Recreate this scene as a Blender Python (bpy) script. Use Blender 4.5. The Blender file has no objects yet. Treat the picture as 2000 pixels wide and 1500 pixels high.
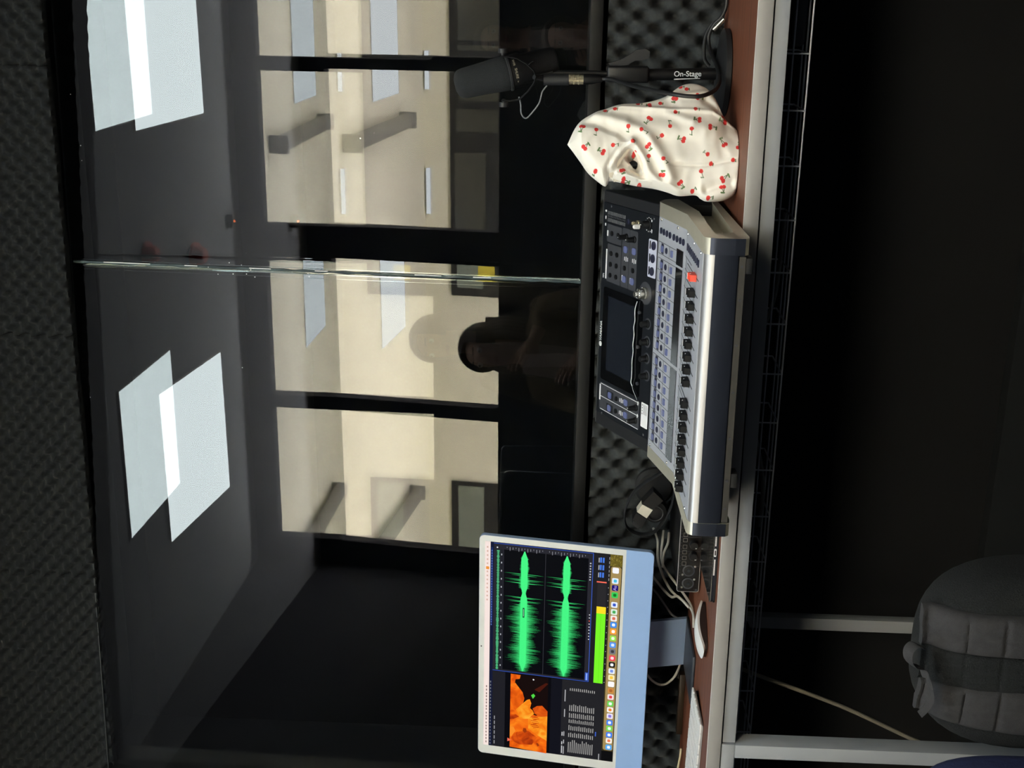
import bpy, bmesh, math, random
from mathutils import Matrix, Vector, noise
random.seed(7)
sc = bpy.context.scene
DESK = .75                       # height of the desk top; all z below are measured from it
# ---------------------------------------------------------------- camera
F_PX, YAW, PITCH, ROLL, CAM_H = 2446.37, .315832, .03681, -.029774, .306379
def cam_axes():
    cy, sy, cp, sp = math.cos(YAW), math.sin(YAW), math.cos(PITCH), math.sin(PITCH)
    f = Vector((-sy*cp, cy*cp, sp)); r = Vector((cy, sy, 0)); d = f.cross(r)
    cr, sr = math.cos(ROLL), math.sin(ROLL)
    return cr*r + sr*d, -sr*r + cr*d, f
RV, DV, FV = cam_axes()
cam = bpy.data.cameras.new('camera'); camo = bpy.data.objects.new('camera', cam)
sc.collection.objects.link(camo)
cam.sensor_fit = 'HORIZONTAL'; cam.sensor_width = 36; cam.lens = F_PX/2000*36
cam.clip_start = .02; cam.clip_end = 60
camo.matrix_world = Matrix(((DV.x, RV.x, -FV.x, 0), (DV.y, RV.y, -FV.y, 0), (DV.z, RV.z, -FV.z, CAM_H+DESK), (0, 0, 0, 1)))
sc.camera = camo
# ---------------------------------------------------------------- world, view
w = bpy.data.worlds.new('world'); sc.world = w; w.use_nodes = True
w.node_tree.nodes['Background'].inputs[0].default_value = (.5, .55, .6, 1)
w.node_tree.nodes['Background'].inputs[1].default_value = 0.0
sc.view_settings.view_transform = 'Standard'; sc.view_settings.look = 'None'
sc.view_settings.exposure = 0.22; sc.view_settings.gamma = 1.0
sc.view_settings.use_curve_mapping = False
sc.cycles.max_bounces = 10; sc.cycles.diffuse_bounces = 5; sc.cycles.glossy_bounces = 5
sc.cycles.transparent_max_bounces = 16; sc.cycles.sample_clamp_indirect = 12
sc.cycles.use_denoising = True
PANEL = 15.5                     # radiance of the ceiling lights
ROOM = .1083                     # the booth is turned a little against its window wall
REFL = .048                      # reflectance of one window sheet
# ---------------------------------------------------------------- helpers
def lin(c):
    c = c/255
    return c/12.92 if c <= .04045 else ((c+.055)/1.055)**2.4
def col(r, g, b): return (lin(r), lin(g), lin(b), 1)
MATS = {}
def mat(name, rgb, rough=.6, metal=0, var=.08, scale=40, bump=0, bscale=300, coat=0, stretch=(1, 1, 1), spec=.5):
    if name in MATS: return MATS[name]
    m = bpy.data.materials.new(name); m.use_nodes = True; nt = m.node_tree; N = nt.nodes; L = nt.links
    p = N['Principled BSDF']; p.inputs['Roughness'].default_value = rough; p.inputs['Metallic'].default_value = metal
    p.inputs['Coat Weight'].default_value = coat; p.inputs['Specular IOR Level'].default_value = spec
    tc = N.new('ShaderNodeTexCoord'); mp = N.new('ShaderNodeMapping'); mp.inputs['Scale'].default_value = stretch
    L.new(tc.outputs['Object'], mp.inputs[0])
    nz = N.new('ShaderNodeTexNoise'); nz.inputs['Scale'].default_value = scale; nz.inputs['Detail'].default_value = 4
    L.new(mp.outputs[0], nz.inputs[0])
    rp = N.new('ShaderNodeValToRGB'); c = col(*rgb)
    rp.color_ramp.elements[0].position = .3; rp.color_ramp.elements[1].position = .7
    rp.color_ramp.elements[0].color = tuple(x*(1-var) for x in c[:3])+(1,)
    rp.color_ramp.elements[1].color = tuple(min(1, x*(1+var)) for x in c[:3])+(1,)
    L.new(nz.outputs[0], rp.inputs[0]); L.new(rp.outputs[0], p.inputs['Base Color'])
    if bump:
        n2 = N.new('ShaderNodeTexNoise'); n2.inputs['Scale'].default_value = bscale; L.new(mp.outputs[0], n2.inputs[0])
        b = N.new('ShaderNodeBump'); b.inputs['Strength'].default_value = bump; b.inputs['Distance'].default_value = .002
        L.new(n2.outputs[0], b.inputs['Height']); L.new(b.outputs[0], p.inputs['Normal'])
    MATS[name] = m; return m
def glow(name, rgb, k=1.0):
    if name in MATS: return MATS[name]
    m = bpy.data.materials.new(name); m.use_nodes = True; N = m.node_tree.nodes
    p = N['Principled BSDF']; p.inputs['Base Color'].default_value = (.0, .0, .0, 1); p.inputs['Roughness'].default_value = .5; p.inputs['Specular IOR Level'].default_value = .04
    p.inputs['Emission Color'].default_value = col(*rgb); p.inputs['Emission Strength'].default_value = k if k > 2 else k*.88
    MATS[name] = m; return m
def clear(name, tint, refl, rough=0.0):
    m = bpy.data.materials.new(name); m.use_nodes = True; N = m.node_tree.nodes; L = m.node_tree.links
    N.remove(N['Principled BSDF']); t = N.new('ShaderNodeBsdfTransparent'); t.inputs[0].default_value = tint
    g = N.new('ShaderNodeBsdfGlossy'); g.inputs['Roughness'].default_value = rough
    mx = N.new('ShaderNodeMixShader'); mx.inputs[0].default_value = refl
    L.new(t.outputs[0], mx.inputs[1]); L.new(g.outputs[0], mx.inputs[2]); L.new(mx.outputs[0], N['Material Output'].inputs[0])
    return m
class B:
    """collects shapes into one mesh"""
    def __init__(s): s.bm = bmesh.new()
    def _fin(s, vs, fs, M, mi):
        if M is not None: bmesh.ops.transform(s.bm, matrix=M, verts=vs)
        for f in fs: f.material_index = mi
    def box(s, x0, x1, y0, y1, z0, z1, bev=0, M=None, mi=0, seg=2):
        r = bmesh.ops.create_cube(s.bm, size=1); vs = r['verts']
        bmesh.ops.transform(s.bm, verts=vs, matrix=Matrix.Translation(((x0+x1)/2, (y0+y1)/2, (z0+z1)/2)) @ Matrix.Diagonal((abs(x1-x0), abs(y1-y0), abs(z1-z0), 1)))
        fs = list({f for v in vs for f in v.link_faces})
        if bev:
            es = list({e for v in vs for e in v.link_edges})
            r = bmesh.ops.bevel(s.bm, geom=es, offset=bev, segments=seg, profile=.5, affect='EDGES')
            vs = list({v for f in r['faces'] for v in f.verts} | {v for v in vs if v.is_valid})
            fs = list({f for v in vs for f in v.link_faces})
        s._fin(vs, fs, M, mi); return s
    def cyl(s, p0, p1, r0, r1=None, n=24, mi=0, M=None):
        p0, p1 = Vector(p0), Vector(p1); r1 = r0 if r1 is None else r1; d = p1-p0
        q = d.to_track_quat('Z', 'Y').to_matrix().to_4x4()
        r = bmesh.ops.create_cone(s.bm, cap_ends=True, segments=n, radius1=max(r0, 1e-5), radius2=max(r1, 1e-5), depth=d.length)
        vs = r['verts']; bmesh.ops.transform(s.bm, verts=vs, matrix=Matrix.Translation((p0+p1)/2) @ q)
        s._fin(vs, {f for v in vs for f in v.link_faces}, M, mi); return s
    def lathe(s, prof, M=None, n=32, mi=0):
        rings = []; vs = []
        for r, z in prof:
            ring = [s.bm.verts.new((max(r, 1e-5)*math.cos(2*math.pi*k/n), max(r, 1e-5)*math.sin(2*math.pi*k/n), z)) for k in range(n)]
            rings.append(ring); vs += ring
        fs = []
        for a, b in zip(rings, rings[1:]):
            for k in range(n): fs.append(s.bm.faces.new((a[k], a[(k+1) % n], b[(k+1) % n], b[k])))
        fs.append(s.bm.faces.new(rings[0][::-1])); fs.append(s.bm.faces.new(rings[-1]))
        s._fin(vs, fs, M, mi); return s
    def prism(s, poly, a, b, M=None, mi=0):
        lo = [s.bm.verts.new((x, y, a)) for x, y in poly]; hi = [s.bm.verts.new((x, y, b)) for x, y in poly]
        n = len(poly); fs = [s.bm.faces.new(lo[::-1]), s.bm.faces.new(hi)]
        for k in range(n): fs.append(s.bm.faces.new((lo[k], lo[(k+1) % n], hi[(k+1) % n], hi[k])))
        s._fin(lo+hi, fs, M, mi); return s
    def flat(s, pts, mi=0, M=None):
        vs = [s.bm.verts.new(p) for p in pts]; f = s.bm.faces.new(vs); s._fin(vs, [f], M, mi); return s
    def tube(s, pts, r, n=8, closed=False, mi=0, sub=6, flatr=None, up=None, M=None):
        P = spline(pts, closed, sub) if sub else [Vector(p) for p in pts]
        rings = []; m = len(P); prev = None; vs = []
        for i, p in enumerate(P):
            if closed: t = P[(i+1) % m]-P[i-1]
            else: t = P[min(i+1, m-1)]-P[max(i-1, 0)]
            t.normalize()
            if up is not None: a = Vector(up); a = (a-t*a.dot(t)).normalized()
            else:
                a = prev if prev is not None else (Vector((0, 0, 1)) if abs(t.z) < .9 else Vector((1, 0, 0)))
                a = (a-t*a.dot(t)).normalized()
            prev = a; b = t.cross(a); rr = r(i/(m-1)) if callable(r) else r; fr = rr if flatr is None else flatr
            ring = [s.bm.verts.new(p+a*fr*math.cos(2*math.pi*k/n)+b*rr*math.sin(2*math.pi*k/n)) for k in range(n)]
            rings.append(ring); vs += ring
        fs = []
        for i in range(m if closed else m-1):
            a, b = rings[i], rings[(i+1) % m]
            for k in range(n): fs.append(s.bm.faces.new((a[k], a[(k+1) % n], b[(k+1) % n], b[k])))
        if not closed: fs += [s.bm.faces.new(rings[0][::-1]), s.bm.faces.new(rings[-1])]
        s._fin(vs, fs, M, mi); return s
    def ball(s, c, rad, M=None, mi=0, n=20):
        r = bmesh.ops.create_uvsphere(s.bm, u_segments=n, v_segments=n//2, radius=1); vs = r['verts']
        rad = (rad, rad, rad) if not hasattr(rad, '__len__') else rad
        bmesh.ops.transform(s.bm, verts=vs, matrix=Matrix.Translation(c) @ Matrix.Diagonal((*rad, 1)))
        s._fin(vs, {f for v in vs for f in v.link_faces}, M, mi); return s
def spline(pts, closed=False, sub=6):
    P = [Vector(p) for p in pts]; n = len(P); out = []
    if n < 3: return P
    for i in range(n if closed else n-1):
        g = (lambda k: P[k % n]) if closed else (lambda k: P[max(0, min(n-1, k))])
        a, b, c, d = g(i-1), g(i), g(i+1), g(i+2)
        for j in range(sub):
            t = j/sub
            out.append(.5*((2*b)+(c-a)*t+(2*a-5*b+4*c-d)*t*t+(3*b-a-3*c+d)*t**3))
    if not closed: out.append(P[-1].copy())
    return out
def mesh_of(name, bb, mats, smooth=.6):
    me = bpy.data.meshes.new(name); bmesh.ops.recalc_face_normals(bb.bm, faces=bb.bm.faces); bb.bm.to_mesh(me); bb.bm.free()
    for m in (mats if isinstance(mats, (list, tuple)) else [mats]): me.materials.append(m)
    if smooth:
        me.polygons.foreach_set('use_smooth', [True]*len(me.polygons)); me.set_sharp_from_angle(angle=smooth)
    return me
def place(name, me, parent=None, M=None):
    o = bpy.data.objects.new(name, me); sc.collection.objects.link(o)
    if parent is not None: o.parent = parent; o.matrix_basis = M or Matrix.Identity(4)
    else: o.matrix_basis = Matrix.Translation((0, 0, DESK)) @ (M or Matrix.Identity(4))
    return o
def obj(name, bb, mats, parent=None, M=None, smooth=.6): return place(name, mesh_of(name, bb, mats, smooth), parent, M)
def tag(o, label, cat, group=None, kind=None):
    if label: o['label'] = label
    if cat: o['category'] = cat
    if group: o['group'] = group
    if kind: o['kind'] = kind
    return o
def thing(name, label, cat, loc=(0, 0, 0), rz=0, group=None, kind=None):
    o = bpy.data.objects.new(name, None); sc.collection.objects.link(o); o.empty_display_size = .05
    o.location = (loc[0], loc[1], loc[2]+DESK); o.rotation_euler = (0, 0, rz)
    return tag(o, label, cat, group, kind)
def struct(name, bb, m, M=None): return tag(obj(name, bb, m, None, M), None, None, kind='structure')
def clone(src, parent, M, name=None):
    c = src.copy(); sc.collection.objects.link(c); c.parent = parent; c.matrix_basis = M; return c
def clone_tree(o, loc, label):
    r = o.copy(); sc.collection.objects.link(r); r.location = loc; r['label'] = label
    for ch in list(o.children):
        c = ch.copy(); sc.collection.objects.link(c); c.parent = r
        for g in list(ch.children):
            d = g.copy(); sc.collection.objects.link(d); d.parent = c
    return r
def letters(body, size, name, m, parent, M, bold=0.0, shear=0.0, align='CENTER', depth=.0002, spacing=1.0):
    cu = bpy.data.curves.new(name, 'FONT'); cu.body = body; cu.size = size; cu.extrude = depth; cu.offset = bold; cu.shear = shear
    cu.align_x = align; cu.align_y = 'CENTER'; cu.space_character = spacing
    t = bpy.data.objects.new(name, cu); sc.collection.objects.link(t)
    dg = bpy.context.evaluated_depsgraph_get(); me = bpy.data.meshes.new_from_object(t.evaluated_get(dg)); me.name = name
    bpy.data.objects.remove(t); bpy.data.curves.remove(cu)
    me.materials.clear(); me.materials.append(m)
    return place(name, me, parent, M)
def T(x, y, z): return Matrix.Translation((x, y, z))
def RX(a): return Matrix.Rotation(a, 4, 'X')
def RY(a): return Matrix.Rotation(a, 4, 'Y')
def RZ(a): return Matrix.Rotation(a, 4, 'Z')
def axes(ex, ey, ez, o=(0, 0, 0)):
    return Matrix(((ex[0], ey[0], ez[0], o[0]), (ex[1], ey[1], ez[1], o[1]), (ex[2], ey[2], ez[2], o[2]), (0, 0, 0, 1)))
def rrect(x0, x1, y0, y1, r, n=5):
    out = []
    for cx, cy, a in ((x1-r, y1-r, 0), (x0+r, y1-r, 90), (x0+r, y0+r, 180), (x1-r, y0+r, 270)):
        for k in range(n+1):
            t = math.radians(a+90*k/n); out.append((cx+r*math.cos(t), cy+r*math.sin(t)))
    return out
ROOMM = RZ(ROOM)
# ---------------------------------------------------------------- materials
M_carpet = mat('dark_carpet', (24, 28, 34), .95, var=.25, scale=60, bump=.4)
M_ceil = mat('ceiling_paint', (140, 146, 152), .9, var=.02, scale=6)
M_cream = mat('cream_paint', (229, 225, 203), .8, var=.015, scale=3)
M_ceilc = mat('corridor_ceiling_paint', (227, 223, 203), .85, var=.015, scale=3)
M_navy = mat('navy_fabric_wall', (22, 25, 34), .95, var=.2, scale=25, bump=.3, bscale=80)
M_black = mat('matt_black_wall', (3, 3, 4), .9, var=.1, scale=20)
M_foam = mat('charcoal_foam', (32, 34, 36), .95, var=.12, scale=160, bump=.35, bscale=900)
M_foam2 = mat('charcoal_foam_below', (54, 57, 58), .95, var=.15, scale=160, bump=.35, bscale=900)
M_frame = mat('black_frame', (20, 21, 23), .45, var=.06)
M_sill = mat('dark_grey_sill', (14, 14, 14), .6, var=.04, spec=.3)
M_lip = mat('grey_lip', (66, 68, 70), .45, metal=.3)
M_wood = mat('walnut_laminate', (106, 64, 47), .5, var=.42, scale=5, stretch=(1.1, 34, 34), spec=.3)
M_alu = mat('satin_aluminium', (168, 166, 164), .5, metal=.2, var=.03, scale=12)
M_steel = mat('grey_powder_coat', (158, 162, 167), .55, metal=.1, var=.03, scale=8)
M_wire = mat('black_wire', (176, 180, 190), .4, metal=.2)
M_rubber = mat('black_rubber', (18, 18, 19), .7)
M_silver = mat('silver_panel', (182, 186, 197), .45, metal=.25, var=.02)
M_cap = mat('champagne_end_cap', (196, 192, 176), .4, metal=.5, var=.03)
M_front = mat('slate_front_metal', (54, 59, 72), .42, metal=.7, var=.02)
M_lipm = mat('bright_rolled_metal', (176, 176, 178), .42, metal=.7, var=.02)
M_conblk = mat('console_black', (24, 27, 32), .38, var=.05, spec=.4)
M_glossblk = mat('gloss_black', (9, 10, 12), .14, var=.05, coat=.3)
M_darkgrey = mat('dark_grey_zone', (62, 64, 70), .45, var=.04)
M_midblk = mat('matt_black_plastic', (15, 15, 17), .45, var=.06)
M_softblk = mat('soft_black_plastic', (29, 30, 33), .55, var=.08)
M_white = mat('white_ink', (235, 236, 240), .6, var=.02)
M_ink = mat('black_ink', (16, 17, 20), .6)
M_btnblue = mat('blue_grey_button', (100, 109, 156), .4, var=.03)
M_btndark = mat('dark_button', (40, 42, 62), .4, var=.04)
M_red = mat('red_plastic', (226, 74, 52), .45, var=.05)
M_chrome = mat('bright_chrome', (215, 212, 202), .18, metal=.9)
M_gold = mat('brass_metal', (220, 208, 178), .22, metal=.75)
M_film = mat('clear_film_edge', (225, 230, 232), .3, var=.1)
M_lilac = mat('pale_label', (190, 194, 215), .5, var=.02)
M_imacblue = mat('light_blue_aluminium', (142, 175, 224), .5, var=.01)
M_imacbody = mat('blue_aluminium', (146, 168, 204), .4, metal=.2, var=.02)
M_bezel = mat('white_bezel', (214, 216, 216), .4, var=.01)
M_whitep = mat('white_plastic', (228, 228, 230), .35, var=.01)
M_keyg = mat('keyboard_plate', (170, 168, 168), .45, metal=.2)
M_cablew = mat('off_white_cable', (176, 174, 168), .5)
M_cableg = mat('grey_cable', (110, 110, 110), .5)
M_cableb = mat('black_cable', (24, 25, 27), .5)
M_beige = mat('beige_cable', (128, 122, 108), .55)
M_amber = mat('amber_wood', (44, 31, 19), .45, var=.3, scale=30)
M_pack = mat('charcoal_pack_fabric', (59, 58, 60), .95, var=.12, scale=90, bump=.5, bscale=700)
M_mesh = mat('dark_mesh_fabric', (24, 26, 27), .95, var=.5, scale=420, bump=.8, bscale=420)
M_navycloth = mat('navy_cloth', (40, 48, 88), .9, var=.2, scale=60, bump=.5)
M_skin = mat('skin', (196, 152, 128), .55, var=.04)
M_hair = mat('dark_brown_hair', (34, 24, 20), .5, var=.3, scale=30, stretch=(8, 8, 1))
M_khaki = mat('khaki_jacket', (104, 86, 62), .9, var=.15, scale=40, bump=.4)
M_shirt = mat('pale_shirt', (196, 176, 168), .85)
M_jeans = mat('dark_trousers', (40, 44, 56), .9, var=.15)
M_shoe = mat('dark_shoe', (26, 24, 24), .6)
M_panelframe = mat('white_light_frame', (220, 222, 224), .5)
M_diff = glow('ceiling_light_diffuser', (236, 250, 252), PANEL)
M_diff2 = glow('corridor_light_diffuser', (240, 248, 252), PANEL*.75)
M_duct = mat('grey_duct', (128, 126, 118), .55)
M_glass1 = clear('window_glass_face', (.965, .97, .968, 1), REFL)
M_glass1b = clear('window_glass_back', (.96, .97, .966, 1), 0.0)
M_glass2 = clear('rear_glass_face', (.97, .98, .975, 1), REFL*1.05)
# ================================================================ THE SETTING
bb = B(); bb.box(-5.5, 3.2, -2.6, 5.5, -.83, -.75); struct('floor', bb, M_carpet)
CZ = 2.004
bb = B(); bb.box(-2.75, 1.45, -.31, 3.3, CZ, CZ+.08); struct('ceiling', bb, M_ceil, ROOMM)
# window wall: below, above and beside the opening
WL, WR = -1.97, .62
bb = B()
bb.box(-2.9, 1.6, 2.645, 2.95, -.75, .229); bb.box(-2.9, 1.6, 2.723, 2.95, 1.452, CZ+.3)
bb.box(-2.9, WL, 2.645, 2.95, .229, 1.452); bb.box(WR, 1.6, 2.645, 2.95, .229, 1.452)
struct('wall_front', bb, M_black)
bb = B(); bb.box(-2.76, -2.6517, -.31, 3.0, -.75, CZ); struct('wall_left', bb, M_navy, ROOMM)
bb = B(); bb.box(1.36, 1.45, -.31, 2.9, -.75, CZ); struct('wall_right', bb, M_navy, ROOMM)
# glazed partition behind the photographer
PY0, PY1 = -.31, -.2462
bb = B(); bb.box(-2.652, 1.36, PY0, PY1, -.75, 1.0675); bb.box(-2.652, 1.36, PY0, PY1, 1.8853, CZ)
for a, b in ((-2.65, -2.5146), (-1.7995, -1.7318), (-1.0274, -.8684), (-.1485, -.0857), (.62, .70), (1.27, 1.36)):
    bb.box(a, b, PY0, PY1, 1.0675, 1.8853)
struct('wall_back', bb, M_navy, ROOMM)
# corridor beyond the partition
bb = B(); bb.box(-5, 3, -2.47, -2.39, -.75, CZ); struct('wall_corridor', bb, M_cream, ROOMM)
bb = B(); bb.box(-5, 3, -2.47, -.31, CZ, CZ+.08); struct('ceiling_corridor', bb, M_ceilc, ROOMM)
bb = B(); bb.box(-5.08, -5, -2.47, -.31, -.75, CZ); bb.box(3, 3.08, -2.47, -.31, -.75, CZ); struct('wall_corridor_end', bb, M_cream, ROOMM)
bb = B(); bb.box(-5, -2.76, -.40, -.31, -.75, CZ); bb.box(1.45, 3, -.40, -.31, -.75, CZ); struct('wall_corridor_side', bb, M_cream, ROOMM)
bb = B(); bb.box(-4.95, 2.95, -2.38, -.32, -.75, -.742); struct('floor_corridor', bb, mat('pale_floor_tile', (190, 180, 160), .5, var=.05, scale=2), ROOMM)
# recording room beyond the window
bb = B(); bb.box(-4.5, 2.6, 5.3, 5.4, -.75, CZ+.3); bb.box(-4.6, -4.5, 2.95, 5.4, -.75, CZ+.3); bb.box(2.6, 2.7, 2.95, 5.4, -.75, CZ+.3)
struct('wall_beyond', bb, M_black)
bb = B(); bb.box(-4.6, 2.7, 2.95, 5.4, CZ+.22, CZ+.3); struct('ceiling_beyond', bb, M_black)
bb = B(); bb.box(-2.7, 1.5, 2.605, 2.645, -.75, -.662); struct('baseboard_front', bb, mat('teal_black_baseboard', (8, 13, 15), .8))
# ---------------------------------------------------------------- the window
GY, GZ = 2.655, .26
t1, b1, t2, b2, GAP = .0772, .0489, .0231, .0516, .112
win = thing('window_1', None, None, (-.8, 2.7, .25), kind='structure')
IW = T(.8, -2.7, -.25)
def glass_m(t, b, off):
    n = Vector((math.sin(b)*math.cos(t), -math.cos(b)*math.cos(t), math.sin(t)))   # towards the booth
    ex = Vector((math.cos(b), math.sin(b), 0)); ez = ex.cross(-n); 
    return axes(ex, -n, ez, (-.6, GY+off, GZ))
MG1, MG2 = glass_m(t1, b1, 0), glass_m(t2, b2, GAP)
def pane(name, Mg, x0, x1, z0, z1, mf):
    g = B(); g.box(x0, x1, 0, .006, z0, z1)
    g.bm.faces.ensure_lookup_table()
    for f in g.bm.faces: f.material_index = 0 if f.calc_center_median().y < .0005 else 1
    return obj(name, g, [mf, M_glass1b], win, IW @ Mg, smooth=0)
JX, RJ = -.031, -.053
pane('front_pane', MG1, -1.34, JX-.004, -.014, 1.178, M_glass1); pane('front_pane', MG1, JX+.004, 1.19, -.014, 1.178, M_glass1)
pane('rear_pane', MG2, -1.34, RJ-.004, -.014, 1.178, M_glass2); pane('rear_pane', MG2, RJ+.004, 1.19, -.014, 1.178, M_glass2)
M_seal = mat('clear_sealant', (74, 86, 90), .18, var=.6, scale=30, stretch=(1, 1, .35), coat=.3, bump=.6, bscale=60)
M_edge = clear('polished_glass_edge', (.72, .79, .80, 1), .09, .06)
g = B(); pts = [(JX+.0016*noise.noise((0, 0, k*.9)), .003, -.015+k*.01955) for k in range(61)]
g.tube(pts, lambda t: .0032+.0022*noise.noise((5, 0, t*40)), n=8, sub=2)
obj('joint_seal', g, M_seal, win, IW @ MG1)
g = B(); g.box(JX-.0072, JX-.0050, -.0008, -.0002, -.012, 1.17); g.box(JX+.0060, JX+.0074, -.0008, -.0002, -.012, 1.17); g.box(JX-.0155, JX-.0147, -.0008, -.0002, -.012, 1.17)
obj('joint_edge', g, M_edge, win, IW @ MG1)
g = B(); g.box(RJ-.0045, RJ+.0045, -.001, .007, -.012, 1.17, bev=.001); obj('rear_joint', g, M_edge, win, IW @ MG2)
for zz, l in ((1.03, .11), (.72, .05), (.58, .03), (.34, .06), (.22, .04), (.88, .03)):
    g = B(); g.box(JX+.001, JX+.003, -.002, -.001, zz-l/2, zz+l/2, bev=.0004); obj('sealant_bead', g, M_whitep, win, IW @ MG1)
g = B()
for x, z, r in ((-.019, .791, .0012), (-.044, .783, .0012), (-.023, .763, .001), (-.033, .742, .0013), (-.031, .736, .001), (-.043, .752, .0012), (-.046, .818, .001), (-.036, .611, .001), (-.043, .608, .0015), (-.049, .733, .0012), (-.031, .84, .0009), (.263, .488, .0016), (.34, 1.135, .001), (.23, 1.12, .0012), (.197, 1.12, .001), (-.35, 1.14, .001), (-.26, .77, .0012)):
    g.cyl((x, -.0006, z), (x, -.0002, z), r, n=8)
tag(obj('dust_specks', g, M_whitep, win, IW @ MG1), 'white dust specks on the glass', None, kind='stuff')
g = B(); g.box(WL, WR, 2.60, 2.93, .238, .264, bev=.002); obj('sill', g, M_sill, win, IW)
g = B(); g.box(WL, WR, 2.724, 2.93, 1.438, 1.452); g.box(WL-.0, WL+.03, 2.646, 2.93, .264, 1.438); g.box(WR-.03, WR, 2.66, 2.93, .264, 1.438)
obj('frame', g, M_frame, win, IW)
g = B(); g.box(-1.34, 1.19, -.006, -.0012, 1.1600, 1.1622); obj('frame_lip', g, M_lip, win, IW @ MG1)
# ---------------------------------------------------------------- acoustic foam
def foam(name, label, x0, x1, z0, z1, px, pz, amp, m, group, step=.0053, yb=2.7215, base=.011):
    g = B(); nx = max(2, int((x1-x0)/step)); nz = max(2, int((z1-z0)/step)); V = []
    for j in range(nz+1):
        row = []
        for i in range(nx+1):
            x = x0+(x1-x0)*i/nx; z = z0+(z1-z0)*j/nz
            h = .5+.5*math.cos(2*math.pi*x/px)*math.cos(2*math.pi*z/pz)
            h = h**1.25 if px < .045 else 1-max(0, 1.15*h-.15)**1.5
            wob = .004*noise.noise((x*9, z*9, 1.3))
            row.append(g.bm.verts.new((x+.002*noise.noise((z*14, x*3, 8)), yb-base-amp*h-wob*.3, z+.0025*noise.noise((x*11, z*2, 4)))))
        V.append(row)
    for j in range(nz):
        for i in range(nx): g.bm.faces.new((V[j][i], V[j][i+1], V[j+1][i+1], V[j+1][i]))
    loop = V[0]+[r[-1] for r in V[1:]]+V[-1][-2::-1]+[r[0] for r in V[-2:0:-1]]
    back = [g.bm.verts.new((v.co.x, yb, v.co.z)) for v in loop]; n = len(loop)
    for k in range(n): g.bm.faces.new((loop[k], back[k], back[(k+1) % n], loop[(k+1) % n]))
    g.bm.faces.new(back)
    return tag(obj(name, g, m, smooth=1.5), label, 'foam panel', group)
G = 'foam panels above the window'
foam('acoustic_foam_panel', 'charcoal egg-crate foam tile above the window, at the end beside the microphone', -.2005, .39, 1.4135, 2.0, .0400, .0385, .029, M_foam, G)
foam('acoustic_foam_panel', 'charcoal egg-crate foam tile above the window, over the glass joint and cherry bag', -.7970, -.2015, 1.4135, 2.0, .0400, .0385, .029, M_foam, G)
foam('acoustic_foam_panel', 'charcoal egg-crate foam tile above the window, over the mixer and headphones', -1.4005, -.7980, 1.4135, 2.0, .0400, .0385, .029, M_foam, G)
foam('acoustic_foam_panel', 'charcoal egg-crate foam tile above the window, over the computer screen', -1.966, -1.4015, 1.4135, 2.0, .0400, .0385, .029, M_foam, G)
foam('acoustic_foam_panel', 'charcoal egg-crate foam strip with round dimples between desk and window sill', -2.1, .45, -.06, .2285, .048, .064, .037, M_foam2, None, .0050, 2.6435, .006)
# ---------------------------------------------------------------- ceiling lights and fittings
def ceil_light(label, x0, x1, y0, y1, m, group):
    p = ROOMM @ Vector(((x0+x1)/2, (y0+y1)/2, CZ)); hx, hy = (x1-x0)/2, (y1-y0)/2
    t = thing('ceiling_light', label, 'ceiling light', p, ROOM, group)
    g = B(); e = .004
    for a in ((-hx-e, hx+e, -hy-e, -hy), (-hx-e, hx+e, hy, hy+e), (-hx-e, -hx, -hy, hy), (hx, hx+e, -hy, hy)): g.box(*a, -.006, 0)
    obj('frame', g, M_panelframe, t)
    g = B(); g.box(-hx, hx, -hy, hy, -.005, -.001); obj('diffuser', g, m, t); return t
ceil_light('square ceiling panel lamp of the booth, above the computer side of the room', -1.783, -1.190, .800, 1.345, M_diff, 'booth ceiling lamps')
ceil_light('square ceiling panel lamp of the booth, above the microphone side of the room', -.238, .357, .800, 1.345, M_diff, 'booth ceiling lamps')
ceil_light('corridor ceiling panel lamp mirrored beside the glass joint', -1.83, -1.30, -1.87, -1.38, M_diff2, 'corridor ceiling lamps')
ceil_light('corridor ceiling panel lamp mirrored beside the microphone', -.41, .17, -1.83, -1.33, M_diff2, 'corridor ceiling lamps')
ceil_light('corridor ceiling panel lamp at the far end of the corridor', -4.2, -3.65, -1.88, -1.39, M_diff2, 'corridor ceiling lamps')
p = ROOMM @ Vector((-.755, .96, CZ)); t = thing('fire_detector', 'small red fire detector on the booth ceiling', 'detector', p)
g = B(); g.lathe([(.0, -.05), (.026, -.046), (.036, -.03), (.038, -.012)], n=24); obj('dome', g, M_red, t)
g = B(); g.lathe([(.05, -.012), (.05, 0)], n=24); obj('base', g, M_red, t)
p = ROOMM @ Vector((-.82, -.06, CZ)); t = thing('motion_sensor', 'small black sensor with an orange light on the ceiling', 'sensor', p)
g = B(); g.box(-.03, .03, -.02, .02, -.03, 0, bev=.004); obj('housing', g, M_frame, t)
g = B(); g.ball((0, .0, -.032), .006); obj('led', g, glow('orange_led', (255, 120, 60), 20), t)
for lab, x, ya, yb in (('grey round duct under the corridor ceiling, mirrored beside the microphone', -.565, -1.86, -.80), ('grey round duct under the corridor ceiling, mirrored above the computer screen', -2.96, -1.92, -.6)):
    p = ROOMM @ Vector((x, (ya+yb)/2, CZ)); t = thing('ventilation_duct', lab, 'duct', p, ROOM, 'corridor ceiling ducts'); h = (yb-ya)/2
    g = B(); g.cyl((0, -h, -.056), (0, h, -.056), .044, n=28); obj('pipe', g, M_duct, t)
    for ya_ in (-h, h-.03):
        g = B(); g.box(-.047, .047, ya_, ya_+.022, -.103, 0, bev=.004); obj('bracket', g, M_duct, t)
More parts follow.
